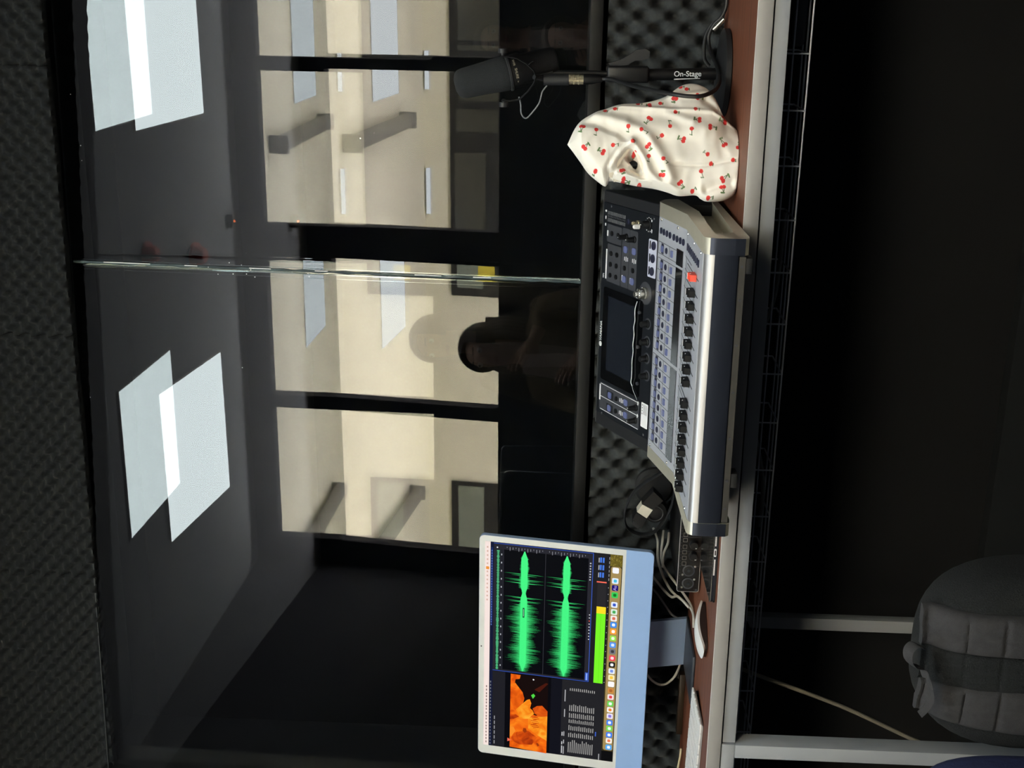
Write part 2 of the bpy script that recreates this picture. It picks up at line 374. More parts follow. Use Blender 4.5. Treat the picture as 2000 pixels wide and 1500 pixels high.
for lab, a, b in (('short bright strip lamp at the corridor wall, mirrored beside the microphone', -.44, -.20), ('bright strip lamp at the corridor wall, mirrored near the glass joint', -1.22, -.92)):
    p = ROOMM @ Vector(((a+b)/2, -2.37, 1.975)); t = thing('strip_light', lab, 'lamp', p, ROOM, 'corridor strip lamps'); h = (b-a)/2
    g = B(); g.box(-h, h, -.02, .0, -.018, .018, bev=.003); obj('housing', g, M_panelframe, t)
    g = B(); g.box(-h+.004, h-.004, .0, .006, -.013, .013, bev=.002); obj('tube', g, M_diff2, t)
# framed dark windows on the corridor's far wall
M_pane = mat('greenish_pane', (120, 128, 116), .25, var=.08, scale=6)
M_olive = mat('smoky_pane', (62, 62, 54), .25, var=.12, scale=5)
def far_window(label, x0, x1, z0, z1, panes, note=None):
    t = thing('window_2' if panes[0][0] > -2 else 'window_3', None, None, ROOMM @ Vector(((x0+x1)/2, -2.385, (z0+z1)/2)), ROOM, kind='structure')
    cx, cz = (x0+x1)/2, (z0+z1)/2
    g = B(); g.box(x0-cx, x1-cx, -.0, .02, z0-cz, z1-cz, bev=.003); obj('frame', g, M_frame, t)
    for a, b, c, d, m in panes:
        g = B(); g.box(a-cx, b-cx, .02, .023, c-cz, d-cz); obj('pane', g, m, t)
    if note:
        g = B(); g.box(note[0]-cx, note[1]-cx, .023, .024, note[2]-cz, note[3]-cz); obj('sticky_note', g, mat('yellow_note', (210, 190, 60), .7), t)
far_window('a', -1.745, .6, .9, 1.83, [(-1.69, -1.50, 1.615, 1.79, M_pane), (-1.30, -.82, 1.60, 1.80, M_olive), (-.69, -.55, 1.52, 1.79, M_olive), (-.50, -.27, 1.52, 1.775, M_olive), (-.2, -.165, 1.52, 1.775, M_olive), (-.14, .3, 1.52, 1.775, M_olive)], (-1.64, -1.54, 1.54, 1.65))
far_window('b', -4.2, -3.06, .9, 1.84, [(-3.6, -3.085, 1.61, 1.79, M_pane), (-4.1, -3.7, 1.61, 1.79, M_pane)])
# unseen fill lamps added to brighten the corridor
la = bpy.data.lights.new('corridor_end_fill', 'AREA'); la.shape = 'RECTANGLE'; la.size = 1.6; la.size_y = 1.8; la.energy = 160; la.color = (1, .99, .96)
lo = bpy.data.objects.new('corridor_end_fill', la); sc.collection.objects.link(lo)
lo.matrix_world = T(0, 0, DESK) @ ROOMM @ T(2.9, -1.35, .6) @ RY(math.radians(90))
la = bpy.data.lights.new('corridor_ceiling_fill', 'AREA'); la.shape = 'RECTANGLE'; la.size = 7.2; la.size_y = .5; la.energy = 720; la.color = (1, .965, .975)  # second added lamp, unseen, aimed up to brighten the corridor ceiling
lo = bpy.data.objects.new('corridor_ceiling_fill', la); sc.collection.objects.link(lo)
lo.matrix_world = T(0, 0, DESK) @ ROOMM @ T(-1.2, -1.3, .8) @ RX(math.pi)
# ================================================================ DESK
DR = .0432
desk = thing('desk', 'walnut topped desk with grey metal edge, carrying the computer and the mixer', 'desk', (-.7, 2.104, -.75), DR)
DX = T(0, 0, .75)
g = B(); g.box(-1.3, .86, .0035, .455, -.024, 0); obj('tabletop', g, M_wood, desk, DX)
g = B(); g.box(-1.3, .86, -.0005, .0035, -.0245, .0006, bev=.0012); tag(obj('edge_strip', g, M_alu, desk, DX), 'satin grey edge strip', None)
g = B(); g.box(-1.3, .86, -.0008, .0022, .0007, .0013); obj('edge_highlight', g, mat('edge_highlight_white', (232, 232, 230), .3), desk, DX)  # pale strip coloured to stand in for the highlight along the edge
g = B(); g.box(-.688, .85, .006, .040, -.052, -.0275, bev=.001); tag(obj('front_rail', g, M_steel, desk, DX), 'pale grey rail', None)
g = B(); g.box(-1.3, -.690, .002, .040, -.0515, -.0265, bev=.001); obj('front_rail', g, M_steel, desk, DX)
g = B(); g.box(-1.3, .85, .40, .44, -.052, -.0255, bev=.001); obj('rear_rail', g, M_steel, desk, DX)
for x in (-.690, .84):
    g = B(); g.box(x-.028, x, .001, .045, -.75, -.052, bev=.0012); obj('front_leg', g, M_steel, desk, DX)
for x in (-.625, .84):
    g = B(); g.box(x-.028, x, .425, .452, -.75, -.052, bev=.0012); obj('rear_leg', g, M_steel, desk, DX)
# wire cable tray under the desk
tray = thing('cable_tray', 'black wire mesh cable tray hung under the desk', 'cable tray', (-.7, 2.2, -.03))
y0, y1 = 0, .115
for y, z in ((y0, -.043), (y0, -.071), (.04, -.072), (.078, -.072), (y1, -.043)):
    g = B(); g.cyl((-.9, y, z), (.80, y, z), .0016, n=8); obj('long_wire', g, M_wire, tray)
g = B(); g.tube([(0, y0, 0), (0, y0, -.0705), (0, y0+.001, -.0715), (0, y1-.001, -.0715), (0, y1, -.0705), (0, y1, 0)], .0016, n=8, sub=0); hoop = obj('cross_wire', g, M_wire, tray, T(-.459-.282, 0, 0))
for k in range(1, 17): clone(hoop, tray, T(-.741+.0945*k, 0, 0))
g = B(); g.box(-.108, .09, 2.235, 2.30, -.0985, -.072, bev=.008, seg=3); g.bm.verts.ensure_lookup_table()
tag(obj('power_brick', g, M_darkgrey), 'grey power adapter lying in the wire tray below the microphone', 'power adapter')
for k, (lab, pts, m) in enumerate((('dark grey cable drooping along the wire tray below the mixer', [(-.40, 2.27, -.095), (-.55, 2.25, -.085), (-.66, 2.24, -.055), (-.78, 2.25, -.062), (-.92, 2.26, -.094), (-1.02, 2.27, -.096)], M_cableg),
        ('black cable curled in the wire tray below the headphones', [(-1.0, 2.26, -.04), (-1.06, 2.25, -.07), (-1.12, 2.26, -.094), (-1.2, 2.28, -.07), (-1.26, 2.27, -.094), (-1.33, 2.26, -.05)], M_cableb))):
    g = B(); g.tube(pts, .004, n=8); tag(obj('cable', g, m), lab, 'cable')
g = B(); g.tube([(-1.345, 2.31, -.05), (-1.369, 2.3, -.122), (-1.40, 2.295, -.215), (-1.436, 2.29, -.315), (-1.49, 2.28, -.44), (-1.56, 2.27, -.60), (-1.66, 2.26, -.745)], .0042, n=10)
tag(obj('cable', g, M_beige), 'beige cable slanting from the desk down towards the floor behind the backpack', 'cable')
# ================================================================ MIXER
MXY = .03013
mix = thing('mixing_console', 'silver and black digital mixing console with faders, overhanging the desk edge', 'mixing console', (-.6475, 1.9707, .0008), MXY)
PROF = dict(A=((.012, .0771), (.244, .0823)), B=((.244, .0823), (.399, .1208)), D=((.399, .1208), (.59, .222)))
def plane(k, x=0, s=0, h=0):
    (a, b), (c, d) = PROF[k]; e = Vector((0, c-a, d-b)).normalized(); n = Vector((0, -e.z, e.y))
    return axes((1, 0, 0), e, n, (0, a, b)) @ T(x, s, h)
LA, LB, LD = .2321, .1597, .2162
# chassis
def yz(poly, x0, x1, g=None, mi=0):
    g = g or B(); g.prism([(y, z) for y, z in poly], x0, x1, M=axes((0, 1, 0), (0, 0, 1), (1, 0, 0)), mi=mi); return g
g = yz([(.004, .014), (.004, .07), (.244, .0805), (.399, .119), (.399, .012), (.02, .012)], -.232, .228); obj('chassis', g, M_front, mix)
g = yz([(.0, .024), (-.0015, .03), (-.0015, .062), (.0005, .070), (.006, .0755), (.0135, .0773), (.0135, .06), (.01, .024)], -.2325, .2285); obj('front_panel', g, M_front, mix)
g = B()
prof = [(-.0022, .0618), (-.0008, .0694), (.002, .0738), (.007, .0767), (.015, .0779)]
g = yz(prof+[(.015, .07), (.004, .0618)], -.2325, .2285); tag(obj('rolled_edge', g, M_lipm, mix), 'bright rolled front edge', None)
g = yz([(-.001, .012), (-.001, .022), (.02, .0225), (.02, .012)], -.23, .226); obj('lower_lip', g, mat('lower_lip_metal', (74, 72, 68), .5, metal=.4), mix)
for x in (-.205, -.155, -.08, .0, .08, .155, .21):
    g = B(); g.cyl((x, -.0018, .0175), (x, .002, .0175), .0022, n=12); obj('front_screw', g, M_darkgrey, mix)
for x in (-.155, .211):
    g = B(); g.box(x-.013, x+.013, .0, .03, 0.0, .0125, bev=.002); obj('foot', g, M_rubber, mix)
for x in (-.2, .2):
    g = B(); g.box(x-.013, x+.013, .52, .55, 0.0, .0125, bev=.002); obj('foot', g, M_rubber, mix)
# end caps: right one with its carrying recess
def cap(x0, x1, xi):
    o = B()
    top = [(-.0035, .03), (-.0035, .060), (-.001, .070), (.005, .0772), (.013, .0795), (.244, .0848), (.395, .1225), (.405, .122), (.43, .111), (.44, .10)]
    yz(top+[(.44, .085), (.285, .0605), (.04, .0585)], x0, x1, o)
    yz([(-.0035, .03), (.04, .0585), (.055, .03), (.06, .0265), (.40, .0235), (.44, .02), (.44, .012), (.02, .006), (.004, .008), (-.002, .014)], x0, x1, o)
    yz([(.02, .02), (.02, .07), (.29, .075), (.43, .10), (.43, .02)], min(xi, xi+.002), max(xi, xi+.002), o)
    yz([(-.0035, .03), (.04, .0585), (.056, .028), (.0, .02)], x0, x1, o)
    return o
for a, b, c in ((.2285, .2555, .2285), (-.2555, -.2325, -.2345)):
    g = cap(a, b, c); g.bm.normal_update()
    for f in g.bm.faces:
        if f.calc_center_median().y < -.0015: f.material_index = 1  # front faces get a darker metal: their weak light is put into the colour
    obj('end_cap', g, [M_cap, M_front], mix)
g = B(); g.box(.231, .236, .06, .12, .030, .055, bev=.002); obj('handle_bracket', g, M_alu, mix)
# rear black body
g = yz([(.399, .012), (.399, .119), (.59, .220), (.597, .217), (.600, .20), (.600, .012)], -.25, .25); obj('rear_body', g, M_conblk, mix)
g = B(); g.box(-.2225, .2265, .002, LD-.001, 0, .0015, M=plane('D')); obj('control_panel', g, M_conblk, mix)
for a, b in ((-.249, -.2235), (.2275, .249)):
    g = B(); g.box(a, b, .002, LD-.001, 0, .0006, M=plane('D')); obj('side_margin', g, M_softblk, mix)
g = B(); g.box(-.2475, .2475, LD-.0025, LD, 0, .0024, M=plane('D'), bev=.001); obj('rear_trim', g, M_lip, mix)
# silver panels
g = B(); g.box(-.2325, .2285, .0, LB, 0, .0014, M=plane('B')); obj('channel_panel', g, M_silver, mix)
g = B(); g.box(-.2325, .2285, .002, LA, 0, .0014, M=plane('A')); obj('fader_panel', g, M_silver, mix)
H = .0015
def part_on(k, name, x, s, w_, h_, t_, m, bev=.0, h0=H, r=None):
    g = B()
    if r: g.prism(rrect(-w_/2, w_/2, -h_/2, h_/2, r), 0, t_)
    else: g.box(-w_/2, w_/2, -h_/2, h_/2, 0, t_, bev=bev)
    return obj(name, g, m, mix, plane(k, x, s, h0))
CH = [.1393, .117, .0943, .0717, .0506, .0278, .0045, -.0176, -.0499, -.0732, -.095, -.1187, -.1399, -.1625, -.185, -.2048]
CH = [.1393-.02243*i for i in range(8)]+[-.0499-.0222*i for i in range(8)]
ALLX = [.1703]+CH
b0 = part_on('B', 'select_button', ALLX[0], .131, .0120, .0120, .002, M_btnblue, r=.002)
k0 = part_on('B', 'select_button_surround', ALLX[0], .131, .0195, .0130, .0006, M_btndark)
g = B(); g.lathe([(.0060, 0), (.0058, .0012), (.0046, .0014), (.0044, .0006), (0, .0006)], n=24); c0 = obj('cue_button', g, M_btndark, mix, plane('B', ALLX[0], .108, H))
r0 = part_on('B', 'on_button', ALLX[0], .0755, .0125, .0105, .002, M_btnblue, r=.0018)
i0 = part_on('B', 'channel_ink', ALLX[0], .0915, .007, .0012, .0002, M_darkgrey)
for x in ALLX[1:]:
    for src, s, nm in ((b0, .131, 0), (k0, .131, 0), (c0, .108, 0), (r0, .0755, 0), (i0, .0915, 0)): clone(src, mix, plane('B', x, s, H))
g = B()
for x in [c-.0112 for c in CH[:8]]+[CH[0]+.0112]+[c-.0112 for c in CH[8:]]+[CH[8]+.0112]+[.1815, .159]:
    g.box(x-.0004, x+.0004, .05, .155, 0, .0003, M=plane('B', 0, 0, H)); g.box(x-.0004, x+.0004, .14, .2321, 0, .0003, M=plane('A', 0, 0, H))
for a, b in ((CH[7]-.0112, CH[0]+.0112), (CH[15]-.0112, CH[8]+.0112), (.159, .1815)):
    g.box(a, b, .0905, .0911, 0, .0003, M=plane('B', 0, 0, H)); g.box(a, b, .1548, .1556, 0, .0003, M=plane('B', 0, 0, H)); g.box(a, b, .218, .2186, 0, .0003, M=plane('A', 0, 0, H))
obj('channel_grid', g, M_ink, mix)
for a, b in ((.1565, .1865), (CH[7]-.0125, CH[0]+.0125), (CH[15]-.0125, CH[8]+.0125)):
    g = B(); g.box(a, b, .013, .0475, 0, .0012, M=plane('B', 0, 0, H)); obj('display_strip', g, M_glossblk, mix)
for i, s in enumerate((.143, .126, .1085, .0905, .068, .050, .032, .0145)):
    g = B(); g.prism([(.0062*math.cos(2*math.pi*q/20), .0056*math.sin(2*math.pi*q/20)) for q in range(20)], 0, .0018)
    obj('bank_button', g, M_btndark, mix, plane('B', .203, s, H))
for i in range(9):
    part_on('A', 'scene_button', .202, .206-.0196*i, .0125, .0105, .0018, M_btndark, r=.002)
for k, x, s in (('B', .2235, .146), ('B', .2235, .05), ('A', .2235, .215), ('A', .2235, .12), ('A', .2235, .03), ('B', -.2275, .146), ('B', -.2275, .04), ('A', -.2275, .19), ('A', -.2275, .04)):
    g = B(); g.lathe([(.0, .0014), (.0022, .0012), (.003, 0)], n=14); obj('panel_screw', g, M_chrome, mix, plane(k, x, s, H))
# faders
g = B(); g.box(-.0007, .0007, .04, .198, 0, .0004); sl = obj('fader_slot', g, M_ink, mix, plane('A', .174, 0, H))
for x in CH: clone(sl, mix, plane('A', x+.006 if x > -.03 else x-.001, 0, H))
g = B()
for i in range(12): 
    for x in ALLX: g.box(x-.0055, x-.002, .082+.0105*i, .0826+.0105*i, 0, .0002, M=plane('A', 0, 0, H))
obj('fader_scale', g, M_darkgrey, mix)
def cap_mesh():
    g = B(); g.prism([(-.0155, 0), (-.0135, .0100), (-.0095, .0125), (-.003, .0085), (0, .0078), (.003, .0085), (.0095, .0125), (.0135, .0100), (.0155, 0)], -.0056, .0056, M=axes((0, 1, 0), (0, 0, 1), (1, 0, 0)))
    g.box(-.0058, .0058, -.0016, .0016, .0076, .0088, mi=1); g.box(-.0050, .0050, .0090, .0102, .0122, .0128, mi=1)  # white index line, widened and doubled to paint in the cap's top highlight
    g.box(-.0015, .0015, -.003, .003, -.004, .002); return g
FS = [q_-.055 for q_ in [.1344, .1400, .1405, .1408, .1412, .1415, .1418, .142, .142, .1440, .1445, .1450, .1455, .146, .1465, .147, .147]]
g = cap_mesh(); M_fad = mat('fader_black', (10, 10, 11), .6, spec=.25)
g = g; red = obj('fader_cap', g, [M_red, M_white], mix, plane('A', .174, FS[0]-.002, .0022)); tag(red, 'red master fader cap', None)
g = cap_mesh(); blk = obj('fader_cap', g, [M_fad, M_white], mix, plane('A', CH[0]+.006, FS[1], .0022)); tag(blk, 'black fader cap', None)
for x, s in zip(CH[1:], FS[2:]): clone(blk, mix, plane('A', x+.006 if x > -.03 else x-.001, s-.002, .0022))
# touch screen
g = B(); g.prism(rrect(-.1455, .053, .042, .199, .006), 0, .0016); obj('screen_surround', g, M_glossblk, mix, plane('D', 0, 0, H))
g = B(); g.box(-.1215, .0365, .070, .177, 0, .0006); obj('touch_screen', g, mat('dark_screen', (30, 34, 42), .12, var=.08, scale=5, coat=.5), mix, plane('D', 0, 0, H+.0016))
g = B(); pts = [(.050, .059, .0088), (.035, .0635, .010), (.022, .0648, .0095), (.01, .0640, .009), (-.005, .0668, .0095), (-.02, .0648, .009), (-.04, .0668, .0095), (-.055, .0655, .009), (-.075, .0672, .0095), (-.09, .0662, .0095), (-.108, .0655, .010), (-.12, .0685, .009), (-.127, .066, .007)]
g.tube(pts, lambda t: .0007+.0005*abs(noise.noise((t*30, 2, 0))), n=6, sub=5, flatr=.0009); g.tube([(.056, .062, .0075), (.0605, .066, .012), (.062, .070, .009)], .0006, n=6, sub=5); g.tube([(-.128, .068, .006), (-.135, .06, .008), (-.142, .052, .008), (-.15, .044, .008)], .0004, n=6, sub=4)
tag(obj('protective_film', g, M_film, mix, plane('D', 0, 0, H-.0042)), 'peeling edge of a clear protective film', None)
# zones of the black panel
for x0, x1, s0, s1 in ((.1475, .184, .137, .196), (.0655, .144, .1365, .192), (.0655, .1855, .1055, .134), (.0655, .1855, .0745, .1045), (-.213, -.1535, .0385, .2015)):
    g = B(); g.prism(rrect(x0, x1, s0, s1, .003), 0, .0004); obj('control_zone', g, M_darkgrey, mix, plane('D', 0, 0, H))
H2 = H+.0004
for x, s, a, b in ((.165, .1935, .012, .0045), (.101, .1945, .062, .0045), (.2095, .203, .004, .006), (.196, .2035, .007, .003), (.1815, .2035, .006, .004), (.084, .1285, .012, .0035), (.084, .0965, .012, .0035), (-.176, .1995, .035, .005), (-.1845, .0445, .008, .0035), (-.158, .0445, .008, .0035), (.215, .0265, .005, .003), (.195, .0245, .007, .003)):
    part_on('D', 'white_legend', x, s, a, b, .0003, M_white, h0=H2, r=.0015)
g = B()
for x in (-.1563, -.1840, -.2120): g.box(x-.0006, x+.0006, .041, .197, 0, .0003)
obj('zone_line', g, M_white, mix, plane('D', 0, 0, H2))
def dbtn(name, x, s, w_, h_, m, r): part_on('D', name, x, s, w_, h_, .002, m, h0=H2, r=r)
for x, s in ((.1256, .1759), (.1265, .1525), (.1029, .1767), (.1037, .1532), (.0802, .1765), (.0807, .1529), (.1666, .1756), (.1666, .1508), (.1054, .12), (.1062, .0874), (-.1726, .1301), (-.1993, .1306)):
    g = B(); g.cyl((0, 0, 0), (0, 0, .0018), .0052, n=18); obj('function_button', g, M_midblk, mix, plane('D', x, s, H2))
for x, s in ((.1434, .1182), (.1451, .0859), (.0831, .1196), (.084, .0879), (-.1697, .0911), (-.1966, .0903), (-.1726, .1569), (-.2009, .1573)):
    part_on('D', 'lit_button', x, s, .0135, .0135, .002, M_btnblue, h0=H2, r=.004)
for x, s in ((-.1726, .157), (-.2009, .157)): part_on('D', 'lit_button_surround', x, s, .017, .026, .0003, M_ink, h0=H2)
g = B()
for x, s in ((.1245, .116), (.1255, .085), (-.171, .110), (-.198, .110)):
    for q in (-.006, 0, .006): g.box(x-.005+abs(q)*.2, x+.005-abs(q)*.2, s+q-.0011, s+q+.0011, 0, .0003)
obj('tiny_legend', g, M_white, mix, plane('D', 0, 0, H2))
def knob(name, x, s, r, h, m=M_midblk, line=True):
    g = B(); g.lathe([(r*1.15, 0), (r*1.1, .0025), (r*.92, .003), (r*.8, h-.002), (r*.7, h), (0, h)], n=24)
    o = obj(name, g, m, mix, plane('D', x, s, H2))
    if line: g = B(); g.box(-.0006, .0006, r*.3, r*.8, h, h+.0004); obj('pointer', g, M_white, o)
for x, s in ((.1689, .122), (.1687, .091), (-.169, .0553), (-.1963, .0554)): knob('level_knob', x, s-.004, .0062, .018)
knob('phones_knob', .2062, .0361, .0095, .016)
for x, s in ((.0121, .0226), (-.024, .0217), (-.0579, .0209), (-.0927, .0177)):
    g = B(); g.lathe([(.0115, 0), (.0115, .0006)], n=26); obj('encoder_ring', g, M_darkgrey, mix, plane('D', x, s, H))
    knob('encoder_knob', x, s, .0072, .016, line=False)
for x, s in ((.0289, .0523), (-.0418, .0518), (-.1167, .0475)):
    g = B(); g.cyl((0, 0, 0), (0, 0, .003), .0034, n=14); obj('soft_key', g, M_darkgrey, mix, plane('D', x, s, H+.0016))
g = B(); g.lathe([(.0225, 0), (.0225, .0006)], n=36); obj('touch_knob_ring', g, M_darkgrey, mix, plane('D', .0708, .036, H))
g = B(); g.lathe([(.0125, 0), (.0125, .006), (.0105, .007), (.0098, .017), (.0075, .018), (.0062, .019), (.0062, .025), (.0050, .026), (0, .026)], n=32); tag(obj('touch_knob', g, M_chrome, mix, plane('D', .0708, .036, H)), 'silver stepped knob', None)
g = B(); g.prism(rrect(.1055, .180, .0035, .033, .003), 0, .0006); obj('user_zone', g, M_lilac, mix, plane('D', 0, 0, H))
for x, s in ((.1686, .0147), (.1434, .016), (.1181, .0169)):
    g = B(); g.prism([(.0085*math.cos(2*math.pi*q/22), .0072*math.sin(2*math.pi*q/22)) for q in range(22)], 0, .002); obj('user_button', g, M_btndark, mix, plane('D', x, s-.001, H+.0006))
    part_on('D', 'user_legend', x, .0275, .016, .004, .0003, M_ink, h0=H+.0006, r=.001)
g = B()
for i in range(12):
    s = .194-.006*i
    for x0, x1 in ((.2035, .2105), (.189, .196)): g.box(x0, x1, s-.0019, s+.0019, 0, .0006)
    g.box(.1985, .2015, s-.0007, s+.0007, 0, .0006)
obj('level_meter', g, mat('meter_grey', (92, 94, 98), .5), mix, plane('D', 0, 0, H))
g = B(); g.lathe([(.0055, 0), (.0055, .0012), (.0038, .0014), (.0038, .0002), (0, .0002)], n=20); obj('meter_button', g, M_btndark, mix, plane('D', .2005, .113, H))
g = B(); g.lathe([(.006, 0), (.006, .0025), (.0045, .003), (.0045, .012), (.0035, .014), (0, .014)], n=20); tag(obj('headphone_jack', g, M_gold, mix, plane('D', .203, .076, H)), 'brass jack', None)
g = B(); g.lathe([(.005, 0), (.0045, .010), (.0035, .012), (0, .012)], n=20); obj('adapter_tip', g, M_whitep, mix, plane('D', .1985, .064, H+.006))
for q in range(11):
    a = math.radians(-140+28*q); g = B(); g.box(-.0009, .0009, .0125, .0145, 0, .0003, M=RZ(a)); 
    obj('phones_scale', g, M_white, mix, plane('D', .2062, .0361, H))
letters('YAMAHA', .0105, 'brand_lettering', M_white, mix, plane('D', -.0445, .2065, H+.0002), bold=.0001, shear=.18)
g = B(); g.lathe([(.0054, 0), (.0054, .0003), (.0046, .0003), (.0046, 0)], n=28)
for a in (0, 60, 120): g.box(-.0004, .0004, -.0042, .0042, 0, .0003, M=RZ(math.radians(a)))
obj('brand_emblem', g, M_white, mix, plane('D', -.072, .2065, H))
letters('TF1', .007, 'model_lettering', M_white, mix, plane('D', .075, .2045, H+.0002), bold=.0002)
g = B(); g.prism(rrect(-.202, -.151, .0062, .0315, .002), 0, .0003); o = obj('sticker', g, mat('white_sticker', (232, 233, 238), .5, var=.02), mix, plane('D', 0, 0, H))
g = B()
for s in (.022, .017, .012): g.box(-.175, -.154, s-.0006, s+.0006, 0, .0002)
for i in range(4): g.box(-.156-.006*i-.0015, -.156-.006*i+.0015, .0265, .0285, 0, .0002)
obj('sticker_print', g, M_darkgrey, o, T(0, 0, .0003))
for x, s in ((.221, .184), (.220, .02), (-.2215, .19), (-.2175, .02)):
    g = B(); g.lathe([(0, .001), (.0022, .0008), (.003, 0)], n=12); obj('black_screw', g, M_darkgrey, mix, plane('D', x, s, H))
# ================================================================ COMPUTER
IX, IY, IZ, IA, IT = -1.41238, 2.38443, .09605, -.03008, .15399
mac = thing('desktop_computer', 'light blue all-in-one computer showing green audio waveforms', 'computer', (IX, IY, 0), IA)
MD = T(0, 0, IZ) @ RX(-IT)
XZ = axes((1, 0, 0), (0, 0, 1), (0, -1, 0))          # local xy -> display x,z ; extrusion towards the viewer
HH = .3725
g = B(); g.prism(rrect(-.274, .2765, 0, HH, .011, 6), -.0115, 0, M=XZ); obj('housing', g, M_imacbody, mac, MD)
g = B()
rr = [p for p in rrect(-.2735, .276, .0005, HH-.0005, .0107, 6)]
top = [(x, max(z, .058)) for x, z in rr if z > .1]+[(-.2735, .058), (.276, .058)]
g.prism(top, 0, .0005, M=XZ); obj('bezel', g, M_bezel, mac, MD)
low = [(x, z) for x, z in rr if z < .1]; low = [(-.2735, .058)]+low+[(.276, .058)]
g = B(); g.prism(low, 0, .0005, M=XZ); tag(obj('chin', g, M_imacblue, mac, MD), 'pale blue chin', None)
g = B(); g.cyl((.0044, -.0005, .3665), (.0044, -.0009, .3665), .0016, n=14); obj('camera_lens', g, M_ink, mac, MD)
g = B(); g.box(-.0585, .0585, -.045, .125, 0, .0065, bev=.0025, seg=3); ft = obj('foot', g, mat('stand_foot', (62, 66, 74), .4, metal=.3), mac)
g = yz([(.112, .006), (.122, .006), (.075, .20), (.066, .20)], -.0585, .0585); obj('neck', g, M_imacbody, mac)
g = B(); g.cyl((0, .0, 0), (0, .012, 0), .012, n=20); obj('power_plug', g, M_whitep, mac, T(-.02, .016+.03, .19))
# picture on the display: flat glowing shapes in thin layers
scr = B(); SM = []; SI = {}
def ink(c, k=1.0):
    key = (c, k)
    if key not in SI: SI[key] = len(SM); SM.append(glow('screen_%02x%02x%02x_%d' % (*c, int(k*100)), c, k))
    return SI[key]
def sq(x0, x1, z0, z1, c, layer, k=1.0):
    y = -.0006-.00008*layer; scr.flat([(x0, y, z0), (x1, y, z0), (x1, y, z1), (x0, y, z1)], ink(c, k))
def pg(pts, c, layer):
    y = -.0006-.00008*layer; scr.flat([(x, y, z) for x, z in pts], ink(c))
def rq(x0, x1, z0, z1, r, c, layer): pg(rrect(x0, x1, z0, z1, r, 4), c, layer)
SX0, SX1, SZ0, SZ1 = -.2515, .263, .0648, .360
sq(SX0, SX1, SZ0, SZ1, (14, 15, 20), 0)
sq(SX0, SX1, .348, .360, (244, 226, 220), 1)                                        # menu bar
rd = random.Random(3)
for i in range(18):
    x = SX0+.006+i*.0085+rd.random()*.002; sq(x, x+.005, .3525, .3552, (150, 128, 122), 2)
for i in range(14):
    x = .12+i*.0098; sq(x, x+.004, .3528, .356, (214, 176, 160), 2)
rq(.196, .203, .3505, .3575, .0015, (236, 150, 60), 3)
sq(SX0, SX1, .3405, .348, (18, 24, 52), 2); sq(.07, .25, .3425, .3465, (26, 44, 96), 3)
for i in range(30): x = .06+i*.0062; sq(x, x+.004, .3437, .3456, (86, 112, 190), 4)
for i in range(20): x = SX0+.004+i*.0085; sq(x, x+.005, .3436, .3456, (120, 122, 130), 4)
sq(-.0525, .2615, .1265, .3405, (38, 38, 46), 1)                                     # waveform window
for a in (('x', -.0525), ('x', .2605)): sq(a[1]-.0008, a[1]+.0008, .1265, .3405, (48, 78, 170), 3)
sq(-.0525, .2615, .1262, .1275, (60, 96, 200), 3)
sq(-.05, .245, .3275, .3345, (24, 60, 44), 3)
for i in range(150):
    x = -.049+i*.00196; h = .0012+.002*rd.random(); sq(x, x+.0013, .331-h, .331+h, (90, 200, 140), 4)
rq(.2495, .2525, .3315, .3345, .001, (235, 235, 235), 4)
sq(-.0495, .2475, .320, .3265, (30, 31, 38), 3)
for i in range(15): x = -.040+i*.0195; sq(x, x+.004, .3225, .3245, (190, 192, 200), 4)
sq(-.0478, .2475, .2285, .3185, (5, 6, 12), 3); sq(-.0478, .2475, .1365, .2275, (5, 6, 12), 3)
for zc in (.2735, .182):
    for q in range(-6, 7):
        sq(.252-.003*(q % 3), .2545, zc+q*.0064-.0005, zc+q*.0064+.0005, (150, 152, 160), 4)
def env(t):      # t 0..1 from the end of the take on the screen's far side
    if t < .06: return .002+.010*(t/.06)**2
    if t < .20: return .012*math.sin(math.pi*(t-.035)/.19)
    if t < .30: return .014
    if t < .40: return .009-.004*math.sin((t-.3)*31)
    if t < .45: return .012
    return .030
core = lambda t: (.001+.006*min(1, t/.06)*(1-.55*math.exp(-((t-.335)/.03)**2)))*min(1, max(.12, (1.0-t)/.07))
XA, XB = .2475, -.0470
for zc in (.2735, .1822):
    rw = random.Random(11)
    N = 620; dx = (XA-XB)/N; spikes = {113: .046, 120: .03, 141: .046, 147: .035, 158: .046, 160: .03, 232: .045, 236: .028, 250: .040, 255: .035}
    for i in range(N):
        t = i/N; a = core(t); e = env(t)
        if t > .43: e = (.028+.018*abs(math.sin(t*37))*abs(math.cos(t*11)))*(1 if t < .93 else .72)
        up = a+max(0, e-a)*(rw.random()**(1.2 if t < .43 else .85)); dn = a+max(0, e-a)*(rw.random()**(1.2 if t < .43 else .85))
        if i in spikes: up = spikes[i]*.97; dn = spikes[i]*.95
        if t > .96: up *= .8; dn *= .8
        up, dn = min(up, .0445), min(dn, .0445)
        x = XA-dx*i; wdt = dx*(.98 if i not in spikes else 2.4)
        sq(x-wdt, x, zc-a, zc+a, (70, 246, 134), 6)
        pg([(x-wdt, zc+a), (x, zc+a), (x-wdt*.4, zc+up)], (58, 214, 116), 5); pg([(x, zc-a), (x-wdt, zc-a), (x-wdt*.6, zc-dn)], (62, 226, 122), 5)
sq(-.0478, .2475, .2279, .2284, (70, 72, 80), 4)
rq(.088, .112, .2715, .2755, .001, (20, 70, 44), 8); sq(.091, .109, .273, .274, (160, 230, 190), 9)
for i in range(9): rq(.052+i*.0075, .0545+i*.0075, .1287, .1312, .001, (220, 222, 228) if i != 6 else (230, 90, 70), 4)
